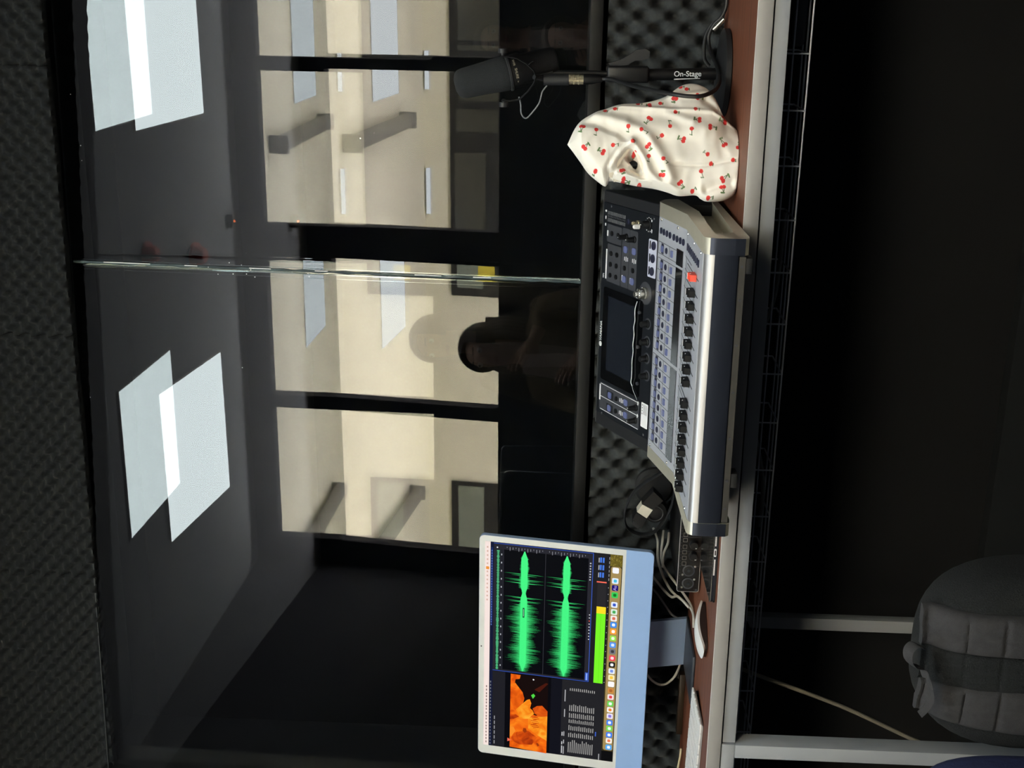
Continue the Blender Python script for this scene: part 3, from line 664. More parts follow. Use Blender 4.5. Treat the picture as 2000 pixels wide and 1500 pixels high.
for i in range(7): sq(.196+i*.0065, .199+i*.0065, .1305, .1335, (190, 192, 200), 4)
sq(-.05, -.03, .128, .1345, (60, 96, 200), 4); sq(-.049, -.032, .1298, .1322, (150, 180, 250), 5)
# level meter
sq(-.0545, .2615, .091, .1262, (30, 30, 34), 2)
sq(-.053, .1195, .0955, .1155, (120, 244, 40), 4); sq(.1195, .136, .0955, .1155, (252, 220, 40), 4); sq(.1935, .1965, .0965, .1175, (250, 110, 90), 4)
sq(-.053, .1195, .1052, .1056, (90, 210, 20), 5); sq(.136, .1935, .0965, .1155, (40, 39, 42), 3)
for i in range(16): sq(-.05+i*.0155, -.0485+i*.0155, .0915, .0928, (200, 200, 205), 4)
for i in range(3):
    for j in range(2): sq(.206+i*.0175, .218+i*.0175, .103+.0055*j, .1068+.0055*j, (70, 120, 220), 4)
    sq(.206+i*.0175, .217+i*.0175, .1135, .1152, (190, 192, 200), 4)
for i in range(6): sq(.2+i*.01, .206+i*.01, .0915, .093, (150, 150, 156), 4)
# left side: video frame and file list
sq(SX0, -.0545, .306, .3405, (30, 30, 36), 2); sq(SX0, -.0545, .2085, .3115, (6, 6, 12), 3); sq(SX0, -.0545, .184, .2085, (16, 17, 26), 2)
sq(SX0, -.0545, .091, .184, (34, 34, 38), 2)
for i in range(6): sq(-.245+i*.013, -.236+i*.013, .334, .336, (150, 150, 156), 3)
FX0, FX1, FZ0, FZ1 = -.2475, -.0565, .2148, .2992
sq(FX0, FX1, FZ0, FZ1, (20, 8, 8), 4)
YE, OR, DO, BR = (250, 168, 36), (244, 124, 24), (214, 84, 16), (150, 54, 12)
def glow_var(name, c1, c2, c3, sc_):
    m = bpy.data.materials.new(name); m.use_nodes = True; N = m.node_tree.nodes; L = m.node_tree.links; p = N['Principled BSDF']
    p.inputs['Base Color'].default_value = (0, 0, 0, 1); p.inputs['Specular IOR Level'].default_value = .04; p.inputs['Emission Strength'].default_value = .88
    tc = N.new('ShaderNodeTexCoord'); nz = N.new('ShaderNodeTexNoise'); nz.inputs['Scale'].default_value = sc_; nz.inputs['Detail'].default_value = 3; nz.inputs['Distortion'].default_value = 1.2
    rp = N.new('ShaderNodeValToRGB'); rp.color_ramp.elements[0].position = .3; rp.color_ramp.elements[1].position = .72
    rp.color_ramp.elements[0].color = col(*c1); rp.color_ramp.elements[1].color = col(*c3); e = rp.color_ramp.elements.new(.5); e.color = col(*c2)
    L.new(tc.outputs['Object'], nz.inputs[0]); L.new(nz.outputs[0], rp.inputs[0]); L.new(rp.outputs[0], p.inputs['Emission Color']); return m
for key_, cs, sc_ in ((OR, ((204, 70, 8), (240, 104, 16), (252, 138, 28)), 34), (YE, ((236, 108, 14), (249, 142, 26), (254, 182, 56)), 40), (DO, ((150, 44, 8), (204, 72, 12), (236, 104, 20)), 40)):
    SI[(key_, 1.0)] = len(SM); SM.append(glow_var('petal_%d_%d_%d' % key_, *cs, sc_))
def pf(p): return (FX1-(p[1]-370)/(1110-370)*(FX1-FX0), FZ1-(p[0]-384)/(742-384)*(FZ1-FZ0))
def pet(pts, c, l): pg([pf(p) for p in pts], c, l)
pet([(384, 700), (384, 1110), (742, 1130), (742, 700), (700, 690), (640, 760), (560, 740), (470, 700)], OR, 5)
pet([(384, 370), (384, 700), (470, 700), (505, 660), (518, 600), (500, 540), (450, 480), (425, 450), (430, 420), (470, 410), (478, 372)], OR, 6)
pet([(440, 720), (500, 655), (545, 610), (570, 600), (586, 640), (575, 690), (600, 710), (615, 740), (560, 800), (480, 810)], YE, 7)
pet([(640, 660), (690, 650), (742, 700), (742, 760), (690, 770), (620, 740), (600, 690)], DO, 7)
pet([(560, 790), (742, 750), (742, 1000), (660, 960), (560, 900)], YE, 7)
pet([(390, 1020), (450, 950), (560, 920), (650, 980), (600, 1060), (480, 1075), (420, 1050)], DO, 7)
pet([(384, 780), (440, 770), (470, 790), (420, 820), (384, 830)], DO, 7)
pet([(515, 900), (540, 900), (550, 930), (530, 948), (508, 930)], BR, 8); pet([(640, 1040), (660, 1035), (672, 1060), (655, 1070)], BR, 8); pet([(560, 975), (590, 970), (590, 1000), (565, 1005)], DO, 8)
for i in range(9): pet([(585+12*(i % 3), 770+14*i), (640+12*(i % 3), 755+14*i), (640+12*(i % 3), 761+14*i), (585+12*(i % 3), 777+14*i)], DO, 8)
pet([(384, 900), (420, 900), (440, 940), (400, 1000), (384, 1000)], (248, 142, 40), 7)
pet([(610, 500), (720, 420), (742, 425), (660, 520)], (70, 22, 12), 5)
pet([(582, 560), (605, 540), (622, 560), (600, 592)], (80, 214, 70), 9); pet([(592, 400), (600, 393), (612, 402), (600, 410)], (235, 235, 240), 9)
pet([(362, 1020), (400, 1040), (362, 1056)], (240, 110, 90), 9)
for r_ in range(13):
    z = .1655-.00445*r_
    for x, n_ in ((-.2455, .034), (-.205, .0125), (-.187, .014), (-.168, .010), (-.1545, .013), (-.137, .018), (-.085, .008)):
        ln = n_*(.75+.25*rd.random())
        sq(x+.004, x+.004+ln, z-.0009, z+.0009, (168, 166, 164), 4)
for x, n_ in ((-.2475, .02), (-.22, .01), (-.20, .012), (-.15, .02), (-.11, .03)): sq(x, x+n_, .1755, .1775, (180, 180, 184), 4)
for x, n_ in ((-.246, .02), (-.223, .008), (-.2, .01)): sq(x, x+n_, .1795, .1815, (210, 210, 214), 4)
for i in range(3): sq(-.19+.004*i, -.187+.004*i, .1045, .107, (70, 110, 220), 4)
sq(-.2505, -.235, .0955, .0975, (170, 170, 174), 4)
# wallpaper and dock
sq(SX0, SX1, SZ0, .091, (58, 50, 30), 2); sq(.235, SX1, SZ0, .091, (104, 92, 34), 3); sq(SX0, -.225, SZ0, .091, (12, 12, 14), 3)
for i in range(60):
    x = .236+rd.random()*.025; z = .066+rd.random()*.023; sq(x, x+.0022, z, z+.0012, rd.choice([(130, 116, 40), (84, 70, 28), (150, 134, 60)]), 4)
rq(-.2225, .2345, .0665, .0885, .005, (164, 140, 88), 4)
DC = [(245, 245, 248), (225, 238, 250), (30, 14, 110), (60, 206, 90), (232, 240, 250), (222, 240, 226), (242, 238, 234), (56, 140, 240), (250, 160, 50), (150, 224, 80), (84, 150, 240), (120, 122, 128), (240, 70, 84), (22, 22, 26), (236, 242, 248), (248, 238, 190), (250, 248, 246), (206, 140, 70), (248, 226, 228), (110, 214, 90), (250, 246, 240), (236, 228, 246), (70, 130, 236), (120, 220, 90), (62, 128, 244), (250, 244, 230), (80, 170, 246)]
DXs = [.2259, .2012, .1846, .1675, .1442, .1269, .1112, .0958, .0795, .0627, .0463, .0303, .0138, -.0028, -.0186, -.0349, -.0516, -.0679, -.0841, -.1012, -.1169, -.1332, -.1499, -.1651, -.1819, -.1971, -.2141]
INNER = [None, (70, 190, 230), None, (20, 120, 40), (60, 90, 200), (70, 170, 90), (220, 110, 90), (236, 244, 255), (255, 255, 255), (236, 255, 220), (220, 236, 255), (60, 60, 66), (255, 220, 224), (245, 245, 245), (120, 150, 230), (250, 200, 60), None, (170, 104, 50), (226, 70, 80), (240, 255, 240), (240, 140, 60), (140, 120, 220), (240, 246, 255), (240, 255, 236), (246, 250, 255), (240, 130, 90), (240, 246, 252)]
for i, (x, c) in enumerate(zip(DXs, DC)):
    z = .0785-.00012*i; rq(x-.0068, x+.0068, z-.0068, z+.0068, .0028, c, 5)
    if INNER[i]: rq(x-.0036, x+.0036, z-.0034, z+.0034, .0022, INNER[i], 6)
obj('display', scr, SM, mac, MD, smooth=0)
letters('Au', .0105, 'icon_lettering', glow('icon_violet', (190, 170, 255), 1), mac, MD @ T(.1846, -.00125, .0783) @ RX(math.pi/2), depth=.00001)
# ================================================================ MICROPHONE
def pm(prof, o, d, n=36):
    d = Vector(d).normalized(); q = d.to_track_quat('Z', 'X').to_matrix().to_4x4(); return T(*o) @ q
A0, A1 = Vector((-.2035, 2.455, .5215)), Vector((-.155, 2.49, .325)); AD = (A1-A0).normalized()
mic = thing('microphone', 'black broadcast microphone with foam windscreen pointing upwards on its stand', 'microphone', (-.19, 2.47, .35))
IM = T(.19, -2.47, -.35)
def along(a): return A0+AD*a
MA = IM @ pm(None, A0, AD)
g = B(); g.lathe([(0, 0), (.012, .0008), (.021, .004), (.0265, .010), (.0285, .018), (.0300, .05), (.0325, .085), (.0335, .1), (.032, .104), (0, .104)], n=40)
obj('windscreen', g, mat('windscreen_foam', (34, 37, 40), 1.0, var=.1, scale=200, bump=.5, bscale=1200), mic, MA)
g = B(); g.lathe([(.0335, .1035), (.0355, .105), (.0355, .1085), (.0335, .110)], n=40); obj('ring', g, M_softblk, mic, MA)
g = B(); g.lathe([(.0325, .1095), (.0325, .130), (.029, .136), (.028, .19), (.0255, .2), (.02, .203), (0, .203)], n=36); obj('body', g, M_midblk, mic, MA)
# lettering band, upside down because the microphone points up
def band(body, size, ang, a, bold=0):
    q = pm(None, A0, AD); 
    ax = AD; v = Vector((0, -1, 0)); v = (v-ax*v.dot(ax)).normalized(); u = ax.cross(v)
    nn = v*math.cos(ang)+u*math.sin(ang); ex = ax.cross(nn).normalized()
    ex = -ex if ex.x > 0 else ex; ey = nn.cross(ex)
    o = along(a)+nn*.0327
    letters(body, size, 'lettering', mat('grey_ink', (132, 126, 110), .5), mic, IM @ axes(ex, ey, nn, o), bold=bold)
band('SHURE', .0066, .10, .118, .0001); band('SM7B', .0056, -.55, .117); band('TM', .003, .62, .118)
yk = [(-.1475, 2.452, .433), (-.150, 2.444, .402), (-.1715, 2.437, .370), (-.194, 2.437, .369), (-.2265, 2.444, .398), (-.229, 2.452, .430)]
g = B(); g.tube(yk, .0015, n=8, sub=2, flatr=.0065, up=(0, 1, 0)); g.tube([(-.183, 2.438, .369), (-.186, 2.446, .360), (-.188, 2.455, .350)], .005, n=10); obj('yoke', g, M_softblk, mic, IM)
g = B(); g.cyl((-.1475, 2.455, .430), (-.1395, 2.455, .430), .0035, n=14); g.cyl((-.1415, 2.455, .430), (-.133, 2.455, .430), .0092, .0088, n=22); obj('side_knob', g, M_softblk, mic, IM)
g = B(); g.cyl((-.227, 2.455, .427), (-.234, 2.455, .427), .0035, n=14); g.cyl((-.233, 2.455, .427), (-.2415, 2.455, .427), .0088, n=22); obj('side_knob', g, M_softblk, mic, IM)
g = B(); g.cyl((-.189, 2.455, .3515), (-.188, 2.455, .3035), .0107, n=28); obj('output_housing', g, M_softblk, mic, IM)
g = B(); g.tube([(-.182, 2.463, .369), (-.178, 2.468, .35), (-.176, 2.47, .335)], .007, n=12); obj('swivel', g, M_midblk, mic, IM)
g = B(); g.tube([(-.222, 2.452, .398), (-.236, 2.448, .394), (-.2535, 2.45, .3925), (-.262, 2.452, .3835), (-.251, 2.452, .372), (-.232, 2.452, .3585), (-.212, 2.453, .3535), (-.2, 2.455, .3445)],   .0014, n=8); obj('capsule_lead', g, mat('lead_grey', (120, 122, 126), .4), mic, IM)
g = B(); g.tube([(-.168, 2.455, .383), (-.160, 2.45, .379), (-.155, 2.45, .372)], .0012, n=8); obj('guard_wire', g, M_softblk, mic, IM)
# stand
st = thing('microphone_stand', 'black desktop microphone stand with a round base and lever clutch', 'microphone stand', (-.172, 2.487, 0))
IS = T(.172, -2.487, 0)
g = B(); g.lathe([(.0785, 0), (.0825, .002), (.0825, .0115), (.080, .0135), (.045, .0195), (.0125, .0225), (0, .0225)], n=64, M=T(-.172, 2.487, 0)); obj('base', g, M_softblk, st, IS)
g = B(); g.cyl((-.1735, 2.482, .019), (-.177, 2.472, .155), .0112, n=28); obj('pole', g, M_midblk, st, IS)
g = B(); g.box(-.0155, .0155, -.017, .017, 0, .080, bev=.005, seg=3, M=T(-.1765, 2.472, .151)); obj('clutch', g, M_midblk, st, IS)
g = B(); g.prism([(-.163, .226), (-.157, .228), (-.150, .206), (-.141, .190), (-.131, .176), (-.129, .160), (-.134, .151), (-.145, .152), (-.150, .163), (-.151, .178), (-.160, .195)], -.008, .008, M=axes((1, 0, 0), (0, 0, 1), (0, -1, 0), (0, 2.472, 0))); obj('clutch_lever', g, M_softblk, st, IS)
g = B(); g.cyl((-.1765, 2.472, .226), (-.1775, 2.471, .34), .0055, n=18); obj('upper_rod', g, M_midblk, st, IS)
v = Vector((-.0035, -.01, .136)).normalized(); nn = Vector((0, -1, -.07)).normalized(); ex = -v; ey = nn.cross(ex)
letters('On-Stage', .0140, 'lettering', M_white, st, IS @ axes(ex, ey, nn, (-.1738, 2.4640, .0775)), bold=.00012)
g = B(); g.prism([(-.026, -.0105), (.024, -.0088), (.024, -.0078), (-.026, -.0085)], 0, .0003); obj('lettering_swoosh', g, M_white, st, IS @ axes(ex, ey, nn, (-.1738, 2.4648, .0775)))
# microphone cable
ca = thing('microphone_cable', 'black microphone cable hanging from a brass connector and coiled by the stand base', 'cable', (-.19, 2.44, 0))
IC = T(.19, -2.44, 0)
g = B(); g.lathe([(.0095, 0), (.0095, .007), (.0101, .0075), (.0101, .010), (.0094, .0105), (.0094, .016), (.0101, .0165), (.0101, .019), (.0094, .0195), (.0094, .0235), (.0101, .024), (.0101, .028)], n=28, M=IC @ T(-.1875, 2.455, .2755)); tag(obj('connector', g, M_gold, ca), 'brass plug', None)
g = B(); g.lathe([(.0045, 0), (.006, .004), (.0098, .022), (.0102, .036)], n=24, M=IC @ T(-.1865, 2.455, .2395)); obj('boot', g, M_midblk, ca)
g = B(); g.tube([(-.1865, 2.455, .243), (-.185, 2.445, .225), (-.1905, 2.39, .19), (-.1925, 2.31, .152), (-.1945, 2.262, .120), (-.1965, 2.250, .092), (-.1955, 2.252, .070), (-.190, 2.285, .047), (-.184, 2.36, .030), (-.174, 2.405, .0235), (-.158, 2.44, .0255), (-.143, 2.49, .029), (-.128, 2.53, .032), (-.106, 2.54, .034), (-.085, 2.535, .026), (-.07, 2.53, .013), (-.05, 2.53, .0055), (-.02, 2.53, .0055), (.05, 2.52, .0055)], .0038, n=10); obj('lead', g, M_cableb, ca, IC)
g = B(); g.tube([(-.164, 2.555, .028), (-.15, 2.555, .038), (-.125, 2.555, .040), (-.10, 2.555, .036), (-.082, 2.55, .024), (-.074, 2.545, .006)], .0038, n=10); obj('coiled_lead', g, M_cableb, ca, IC)
g = B(); g.cyl((-.094, 2.528, .027), (-.074, 2.525, .0085), .0046, n=14); tag(obj('plug_tip', g, M_chrome, ca, IC), 'bright metal plug tip', None)
# ================================================================ CHERRY BAG
def bag():
    Z8 = lambda X, Y: (1080+X/3.75, Y/3.75)
    up = [(105, 1060), (180, 920), (300, 835), (390, 803), (500, 770), (640, 762), (760, 738), (850, 700), (900, 660), (950, 630), (1010, 618), (1070, 628), (1130, 660), (1180, 720), (1215, 790), (1245, 860), (1290, 910), (1343, 968), (1360, 1060)]
    lo = [(105, 1060), (150, 1120), (200, 1190), (250, 1262), (300, 1310), (375, 1365), (400, 1350), (430, 1328), (600, 1363), (740, 1385), (840, 1412), (920, 1437), (1040, 1432), (1080, 1458), (1130, 1478), (1240, 1472), (1310, 1440), (1337, 1400), (1347, 1300), (1345, 1200), (1360, 1060)]
    up = [(p.x, p.y) for p in spline([(a, b, 0) for a, b in up], sub=6)]; lo = [(p.x, p.y) for p in spline([(a, b, 0) for a, b in lo], sub=6)]
    def at(chain, X):
        for (x0, y0), (x1, y1) in zip(chain, chain[1:]):
            if min(x0, x1) <= X <= max(x0, x1) and abs(x1-x0) > 1e-6: return y0+(y1-y0)*(X-x0)/(x1-x0)
        return chain[-1][1]
    def seg(p, pts):
        best = 1e9
        for (x0, y0), (x1, y1) in zip(pts, pts[1:]):
            dx, dy = x1-x0, y1-y0; t = max(0, min(1, ((p[0]-x0)*dx+(p[1]-y0)*dy)/(dx*dx+dy*dy+1e-9)))
            best = min(best, math.hypot(p[0]-x0-t*dx, p[1]-y0-t*dy))
        return best
    RID = [([(300, 870), (430, 905), (560, 955), (640, 995), (720, 1080), (790, 1200), (850, 1330)], .012, 46), ([(430, 820), (800, 845), (1000, 925)], .007, 34), ([(480, 800), (760, 830), (1160, 850), (1345, 960)], .005, 16),
           ([(580, 1075), (640, 1180), (690, 1280), (780, 1370), (900, 1430)], .013, 34), ([(420, 1250), (490, 1150), (575, 1080)], .010, 22), ([(560, 1165), (595, 1195), (615, 1235)], -.05, 34), ([(500, 1215), (640, 1300)], -.020, 30),
           ([(850, 1235), (1100, 1240), (1340, 1200)], -.004, 14), ([(1120, 1400), (1180, 1380), (1290, 1362)], -.011, 34), ([(1110, 760), (1200, 830)], -.010, 30), ([(850, 720), (1000, 720), (1120, 700)], .006, 24),
           ([(700, 960), (900, 1000), (1150, 980)], .008, 70), ([(900, 1150), (1250, 1130)], .006, 90), ([(540, 1300), (700, 1365)], .008, 20), ([(470, 1290), (600, 1335)], .006, 14)]
    FL = [(105, 1060), (200, 1190), (375, 1365), (420, 1250), (490, 1150), (575, 1080), (470, 1000), (300, 930), (180, 920)]
    def inside(p, poly):
        c = False; n = len(poly); j = n-1
        for i in range(n):
            (xi, yi), (xj, yj) = poly[i], poly[j]
            if (yi > p[1]) != (yj > p[1]) and p[0] < (xj-xi)*(p[1]-yi)/(yj-yi)+xi: c = not c
            j = i
        return c
    NX, NY = 400, 270
    nrm = Vector((.5, -1, 0)).normalized(); P0 = Vector((-.33, 2.262, 0))
    org = Vector((0, 0, CAM_H))
    def world(X, Y):
        x, y = Z8(X, Y); d = FV+RV*((750-y)/F_PX)+DV*((x-1000)/F_PX)
        t = (P0-org).dot(nrm)/d.dot(nrm); return org+d*t
    g = B(); bm = g.bm; cl = bm.loops.layers.float_color.new('cloth') if False else None
    FR = []; BK = []; tex = []
    for i in range(NX+1):
        X = 105.5+(1359-105.5)*i/NX; a, b = at(up, X), at(lo, X); fr = []; bk = []
        wdt = max(4, b-a); T0 = min(.062, .0002*wdt)*min(1, (i+1)/14+.05)
        for j in range(NY+1):
            u = j/NY; u2 = .5-.5*math.cos(math.pi*u); Y = a+(b-a)*u2
            base = world(X, Y); h = T0*max(0, math.sin(math.pi*u))**.75 if 0 < j < NY else 0
            edge = min(1, min(u2, 1-u2)*wdt/40)
            r = 0
            for pts, am, wd in RID:
                q = seg((X, Y), pts)
                if q < 3*wd: r += am*math.exp(-(q/wd)**2)
            if inside((X, Y), FL): r += .009*(lambda q_: q_*q_*(3-2*q_))(min(1, seg((X, Y), FL+FL[:1])/55))
            r += .0035*noise.noise((X*.006, Y*.006, 3.1))+.002*noise.noise((X*.016, Y*.012, 7.7))
            e = .5+.5*edge; h2 = h*.62+r*edge
            p = base+Vector((.35, -1, .02)).normalized()*h2
            p.z = max(p.z, .0012)
            fr.append(bm.verts.new(p)); tex.append((X, Y))
            if 0 < j < NY and i < NX:
                q2 = base+Vector((.1, 1, 0)).normalized()*(h*.75); q2.z = max(q2.z, .0012)
                bk.append(bm.verts.new(q2))
            else: bk.append(fr[-1])
        FR.append(fr); BK.append(bk)
    def gap(i, j, k):
        X, Y = tex[i*(NY+1)+j]; return ((X-588)/(30*k))**2+((Y-1198-.35*(X-588))/(27*k))**2 < 1
    for i in range(NX):
        for j in range(NY):
            if gap(i, j, 1.0): continue
            bm.faces.new((FR[i][j], FR[i+1][j], FR[i+1][j+1], FR[i][j+1]))
            if gap(i, j, 1.9): continue
            q = [BK[i][j], BK[i][j+1], BK[i+1][j+1], BK[i+1][j]]; q = list(dict.fromkeys(q))
            if len(q) > 2:
                try: bm.faces.new(q)
                except ValueError: pass
    front = {v: k for k, v in enumerate([v for r in FR for v in r])}
    CH2 = [(215, 965, 205, 1006), (230, 1118, 258, 1090), (362, 1153, 328, 1138), (700, 908, 672, 946), (940, 1062, 902, 1052), (1236, 1095, 1205, 1052), (1230, 1335, 1268, 1305), (925, 1360, 952, 1388), (700, 800, 680, 802), (885, 752, 880, 778), (1050, 738, 1090, 735), (1055, 918, 1018, 915), (1136, 970, 1180, 972), (1246, 918, 1205, 912), (690, 1105, 712, 1130), (788, 1305, 790, 1280), (508, 1268, 520, 1292), (1234, 1388, 1240, 1428), (1342, 1112, 1344, 1075), (515, 1336, 558, 1346)]
    CH1 = [(315, 990, 315, 1034), (545, 968, 548, 1006), (638, 993, 684, 1014), (435, 1103, 474, 1094), (845, 965, 836, 922), (787, 1030, 755, 1054), (1000, 984, 1001, 1030), (1115, 1166, 1084, 1152), (693, 1175, 695, 1218), (796, 1200, 830, 1226), (310, 1276, 300, 1300), (1072, 1280, 1088, 1324), (1015, 1412, 1036, 1388), (1130, 1460, 1166, 1452), (620, 776, 650, 772), (1030, 834, 1060, 832), (930, 655, 955, 650), (885, 860, 912, 856), (970, 678, 990, 672), (380, 836, 400, 838), (1142, 1228, 1160, 1226), (1300, 1204, 1320, 1200), (630, 1368, 640, 1360), (575, 1080, 590, 1078), (780, 780, 800, 778), (450, 826, 470, 824), (1235, 880, 1250, 884), (590, 1148, 600, 1160)]
    def print_at(X, Y):
        c = (.90, .87, .805)
        for x, y, sx, sy in CH2:
            if abs(X-x) > 62 or abs(Y-y) > 62: continue
            dx, dy = sx-x, sy-y; L = math.hypot(dx, dy)+1e-6; px, py = -dy/L, dx/L
            for o in (-9, 11):
                cx, cy = x+px*o-dx/L*abs(o)*.3, y+py*o-dy/L*abs(o)*.3
                if seg((X, Y), [(cx, cy), (sx, sy)]) < 2.6: c = (.10, .15, .06)
            if seg((X, Y), [(sx-px*4, sy-py*4), (sx+px*18-dx/L*4, sy+py*18-dy/L*4)]) < 5.5: c = (.12, .22, .08)
            for o in (-9, 11):
                cx, cy = x+px*o-dx/L*abs(o)*.3, y+py*o-dy/L*abs(o)*.3
                if math.hypot(X-cx, Y-cy) < 14.5: c = (.72, .035, .035)
        for x, y, sx, sy in CH1:
            if abs(X-x) > 55 or abs(Y-y) > 55: continue
            dx, dy = sx-x, sy-y; L = math.hypot(dx, dy)+1e-6; px, py = -dy/L, dx/L
            if seg((X, Y), [(x, y), (sx, sy)]) < 2.4: c = (.12, .14, .07)
            if seg((X, Y), [(sx-px*2, sy-py*2), (sx+px*15-dx/L*5, sy+py*15-dy/L*5)]) < 3.6: c = (.12, .2, .09)
            if math.hypot(X-x, Y-y) < 15: c = (.74, .04, .035)
        return c
    cols = {}
    bm.verts.index_update()
    order = []
    for v in bm.verts: order.append(print_at(*tex[front[v]]) if v in front else (.90, .87, .805))
    P = thing('cloth_bag', 'cream cloth bag printed with red cherries, slumped between mixer and microphone', 'bag', (-.30, 2.28, 0))
    me = mesh_of('bag_body', g, [], smooth=0)
    at_ = me.color_attributes.new('print', 'FLOAT_COLOR', 'POINT'); at_.data.foreach_set('color', [q for c in order for q in (*c, 1)])
    me.polygons.foreach_set('use_smooth', [True]*len(me.polygons))
    m = bpy.data.materials.new('cherry_cloth'); m.use_nodes = True; N = m.node_tree.nodes; L = m.node_tree.links; p = N['Principled BSDF']
    ca_ = N.new('ShaderNodeVertexColor'); ca_.layer_name = 'print'; L.new(ca_.outputs[0], p.inputs['Base Color']); p.inputs['Roughness'].default_value = .75
    nz = N.new('ShaderNodeTexNoise'); nz.inputs['Scale'].default_value = 900; bp = N.new('ShaderNodeBump'); bp.inputs['Strength'].default_value = .12; bp.inputs['Distance'].default_value = .001
    L.new(nz.outputs[0], bp.inputs['Height']); L.new(bp.outputs[0], p.inputs['Normal']); me.materials.append(m)
    place('bag_body', me, P, T(.30, -2.28, 0))
    cream = mat('cream_cloth', (224, 216, 200), .8, var=.03, scale=30)
    vd = Vector((.3, -1, 0)).normalized()
    for nm, pts, r_, f_ in (('opening_rim', [(408, 1300, .016), (425, 1258, .024), (480, 1170, .032), (540, 1100, .036), (580, 1086, .037), (612, 1120, .035), (645, 1190, .032), (685, 1275, .024), (730, 1330, .012), (760, 1352, .002)], .0075, .0028),
                            ('inner_hem', [(455, 1290, .012), (530, 1262, .006), (600, 1290, .006), (690, 1345, .006)], .0055, .002), ('inner_hem', [(440, 1318, .012), (540, 1310, .010), (640, 1348, .008)], .0055, .002)):
        g = B(); g.tube([world(X, Y)+vd*h for X, Y, h in pts], r_, n=12, flatr=f_, sub=7, up=tuple(vd)); obj(nm, g, cream, P, T(.30, -2.28, 0))
bag()
# ================================================================ HEADPHONES, INTERFACE, TABLET
ai = thing('audio_interface', 'black rack audio interface with two round inputs, half hidden by the mixer', 'audio interface', (-1.06, 2.345, 0))
IA_ = T(1.06, -2.345, 0)
g = B(); g.box(-1.2035, -.917, 2.349, 2.585, .003, .0475, bev=.002); obj('case', g, M_midblk, ai, IA_)
g = B(); g.prism(rrect(-1.2072, -.915, .0035, .0490, .005), 0, .004, M=axes((1, 0, 0), (0, 0, 1), (0, -1, 0), (0, 2.349, 0))); tag(obj('bright_rim', g, M_alu, ai, IA_), 'thin bright rim', None)
g = B(); g.prism(rrect(-1.2060, -.916, .0047, .0478, .0042), 0, .0005, M=axes((1, 0, 0), (0, 0, 1), (0, -1, 0), (0, 2.345, 0))); obj('front_plate', g, mat('interface_plate', (20, 18, 17), .3), ai, IA_)
for x in (-1.158, -1.187):
    g = B(); g.lathe([(.0118, 0), (.0125, .001), (.0125, .002), (.0105, .0024), (.0100, .001), (.0, .001)], n=32, M=T(x, 2.3445, .0268) @ RX(math.pi/2)); j = obj('combo_jack', g, M_darkgrey, ai, IA_)
    g = B(); g.cyl((x, 2.3435, .0268), (x, 2.3425, .0268), .0098, n=28); obj('jack_face', g, M_rubber, ai, IA_)
    g = B(); g.lathe([(.0036, 0), (.0036, .0012), (0, .0012)], n=16, M=T(x, 2.343, .0268) @ RX(math.pi/2)); obj('jack_hole', g, M_glossblk, ai, IA_)
    for q in ((.0095, -.0125), (-.0095, .0125)):
        g = B(); g.cyl((x+q[0], 2.3445, .0268+q[1]), (x+q[0], 2.343, .0268+q[1]), .0024, n=12); obj('jack_screw', g, M_chrome, ai, IA_)
for i, x in enumerate((-1.1235, -1.098, -1.068, -1.04, -1.012)):
    g = B(); g.lathe([(.0092, 0), (.0088, .009), (.0075, .011), (0, .011)], n=26, M=T(x, 2.3445, .0200 if i != 9 else .03) @ RX(math.pi/2)); k_ = obj('gain_knob', g, M_midblk, ai, IA_)
    g = B(); g.box(x-.0055, x-.0045, 2.333, 2.3335, .0145, .0175); obj('knob_pointer', g, M_white, k_)
g = B()
for x in (-1.1425, -1.130, -1.117, -1.105, -1.09, -1.078, -1.06, -1.048, -1.03, -1.018):
    for z in (.0375,):
        for a in ((x-.0042, x+.0042, z+.0036, z+.0042), (x-.0042, x+.0042, z-.0042, z-.0036), (x-.0042, x-.0036, z-.0042, z+.0042), (x+.0036, x+.0042, z-.0042, z+.0042)): g.box(a[0], a[1], 2.3442, 2.3446, a[2], a[3])
obj('key_outline', g, mat('grey_print', (150, 146, 138), .5), ai, IA_)
g = B()
for x in (-1.148, -1.115, -1.083, -1.05): g.box(x-.0003, x+.0003, 2.3442, 2.3446, .006, .047)
for i in range(26): x = -1.205+.0067*i; g.box(x, x+.003, 2.3442, 2.3446, .0445, .0456)
obj('panel_print', g, M_darkgrey, ai, IA_)
g = B(); g.box(-1.2045, -1.2, 2.3442, 2.3446, .0068, .0115); obj('panel_badge', g, M_darkgrey, ai, IA_)
# tablet
tb = thing('tablet', 'black tablet lying flat at the desk edge in front of the audio interface', 'tablet', (-1.02, 2.21, 0), .03)
IT_ = RZ(-.03) @ T(1.02, -2.21, 0)
g = B(); g.prism(rrect(-.1, .088, -.082, .098, .012), .0012, .0092); obj('body', g, mat('tablet_metal', (44, 47, 56), .4, metal=.4), tb)
g = B(); g.prism(rrect(-.0985, .0865, -.0805, .0965, .011), .0092, .0098); obj('glass', g, M_glossblk, tb)
g = B(); g.prism(rrect(-.1006, .0886, -.0826, .0986, .0125), .0082, .0094); tag(obj('bright_edge', g, M_chrome, tb), 'bright edge line', None)
g = B(); g.prism(rrect(-.1012, .0892, -.0832, .0992, .013), 0.0004, .0030); obj('case', g, M_rubber, tb)
for x0, x1 in ((.018, .050), (-.041, -.0085)):
    g = B(); n = 16
    for i in range(n): g.box(x0+(x1-x0)*i/n, x0+(x1-x0)*(i+.72)/n, -.0832, -.0825, .0045, .0072)
    obj('speaker_grille', g, M_whitep, tb)
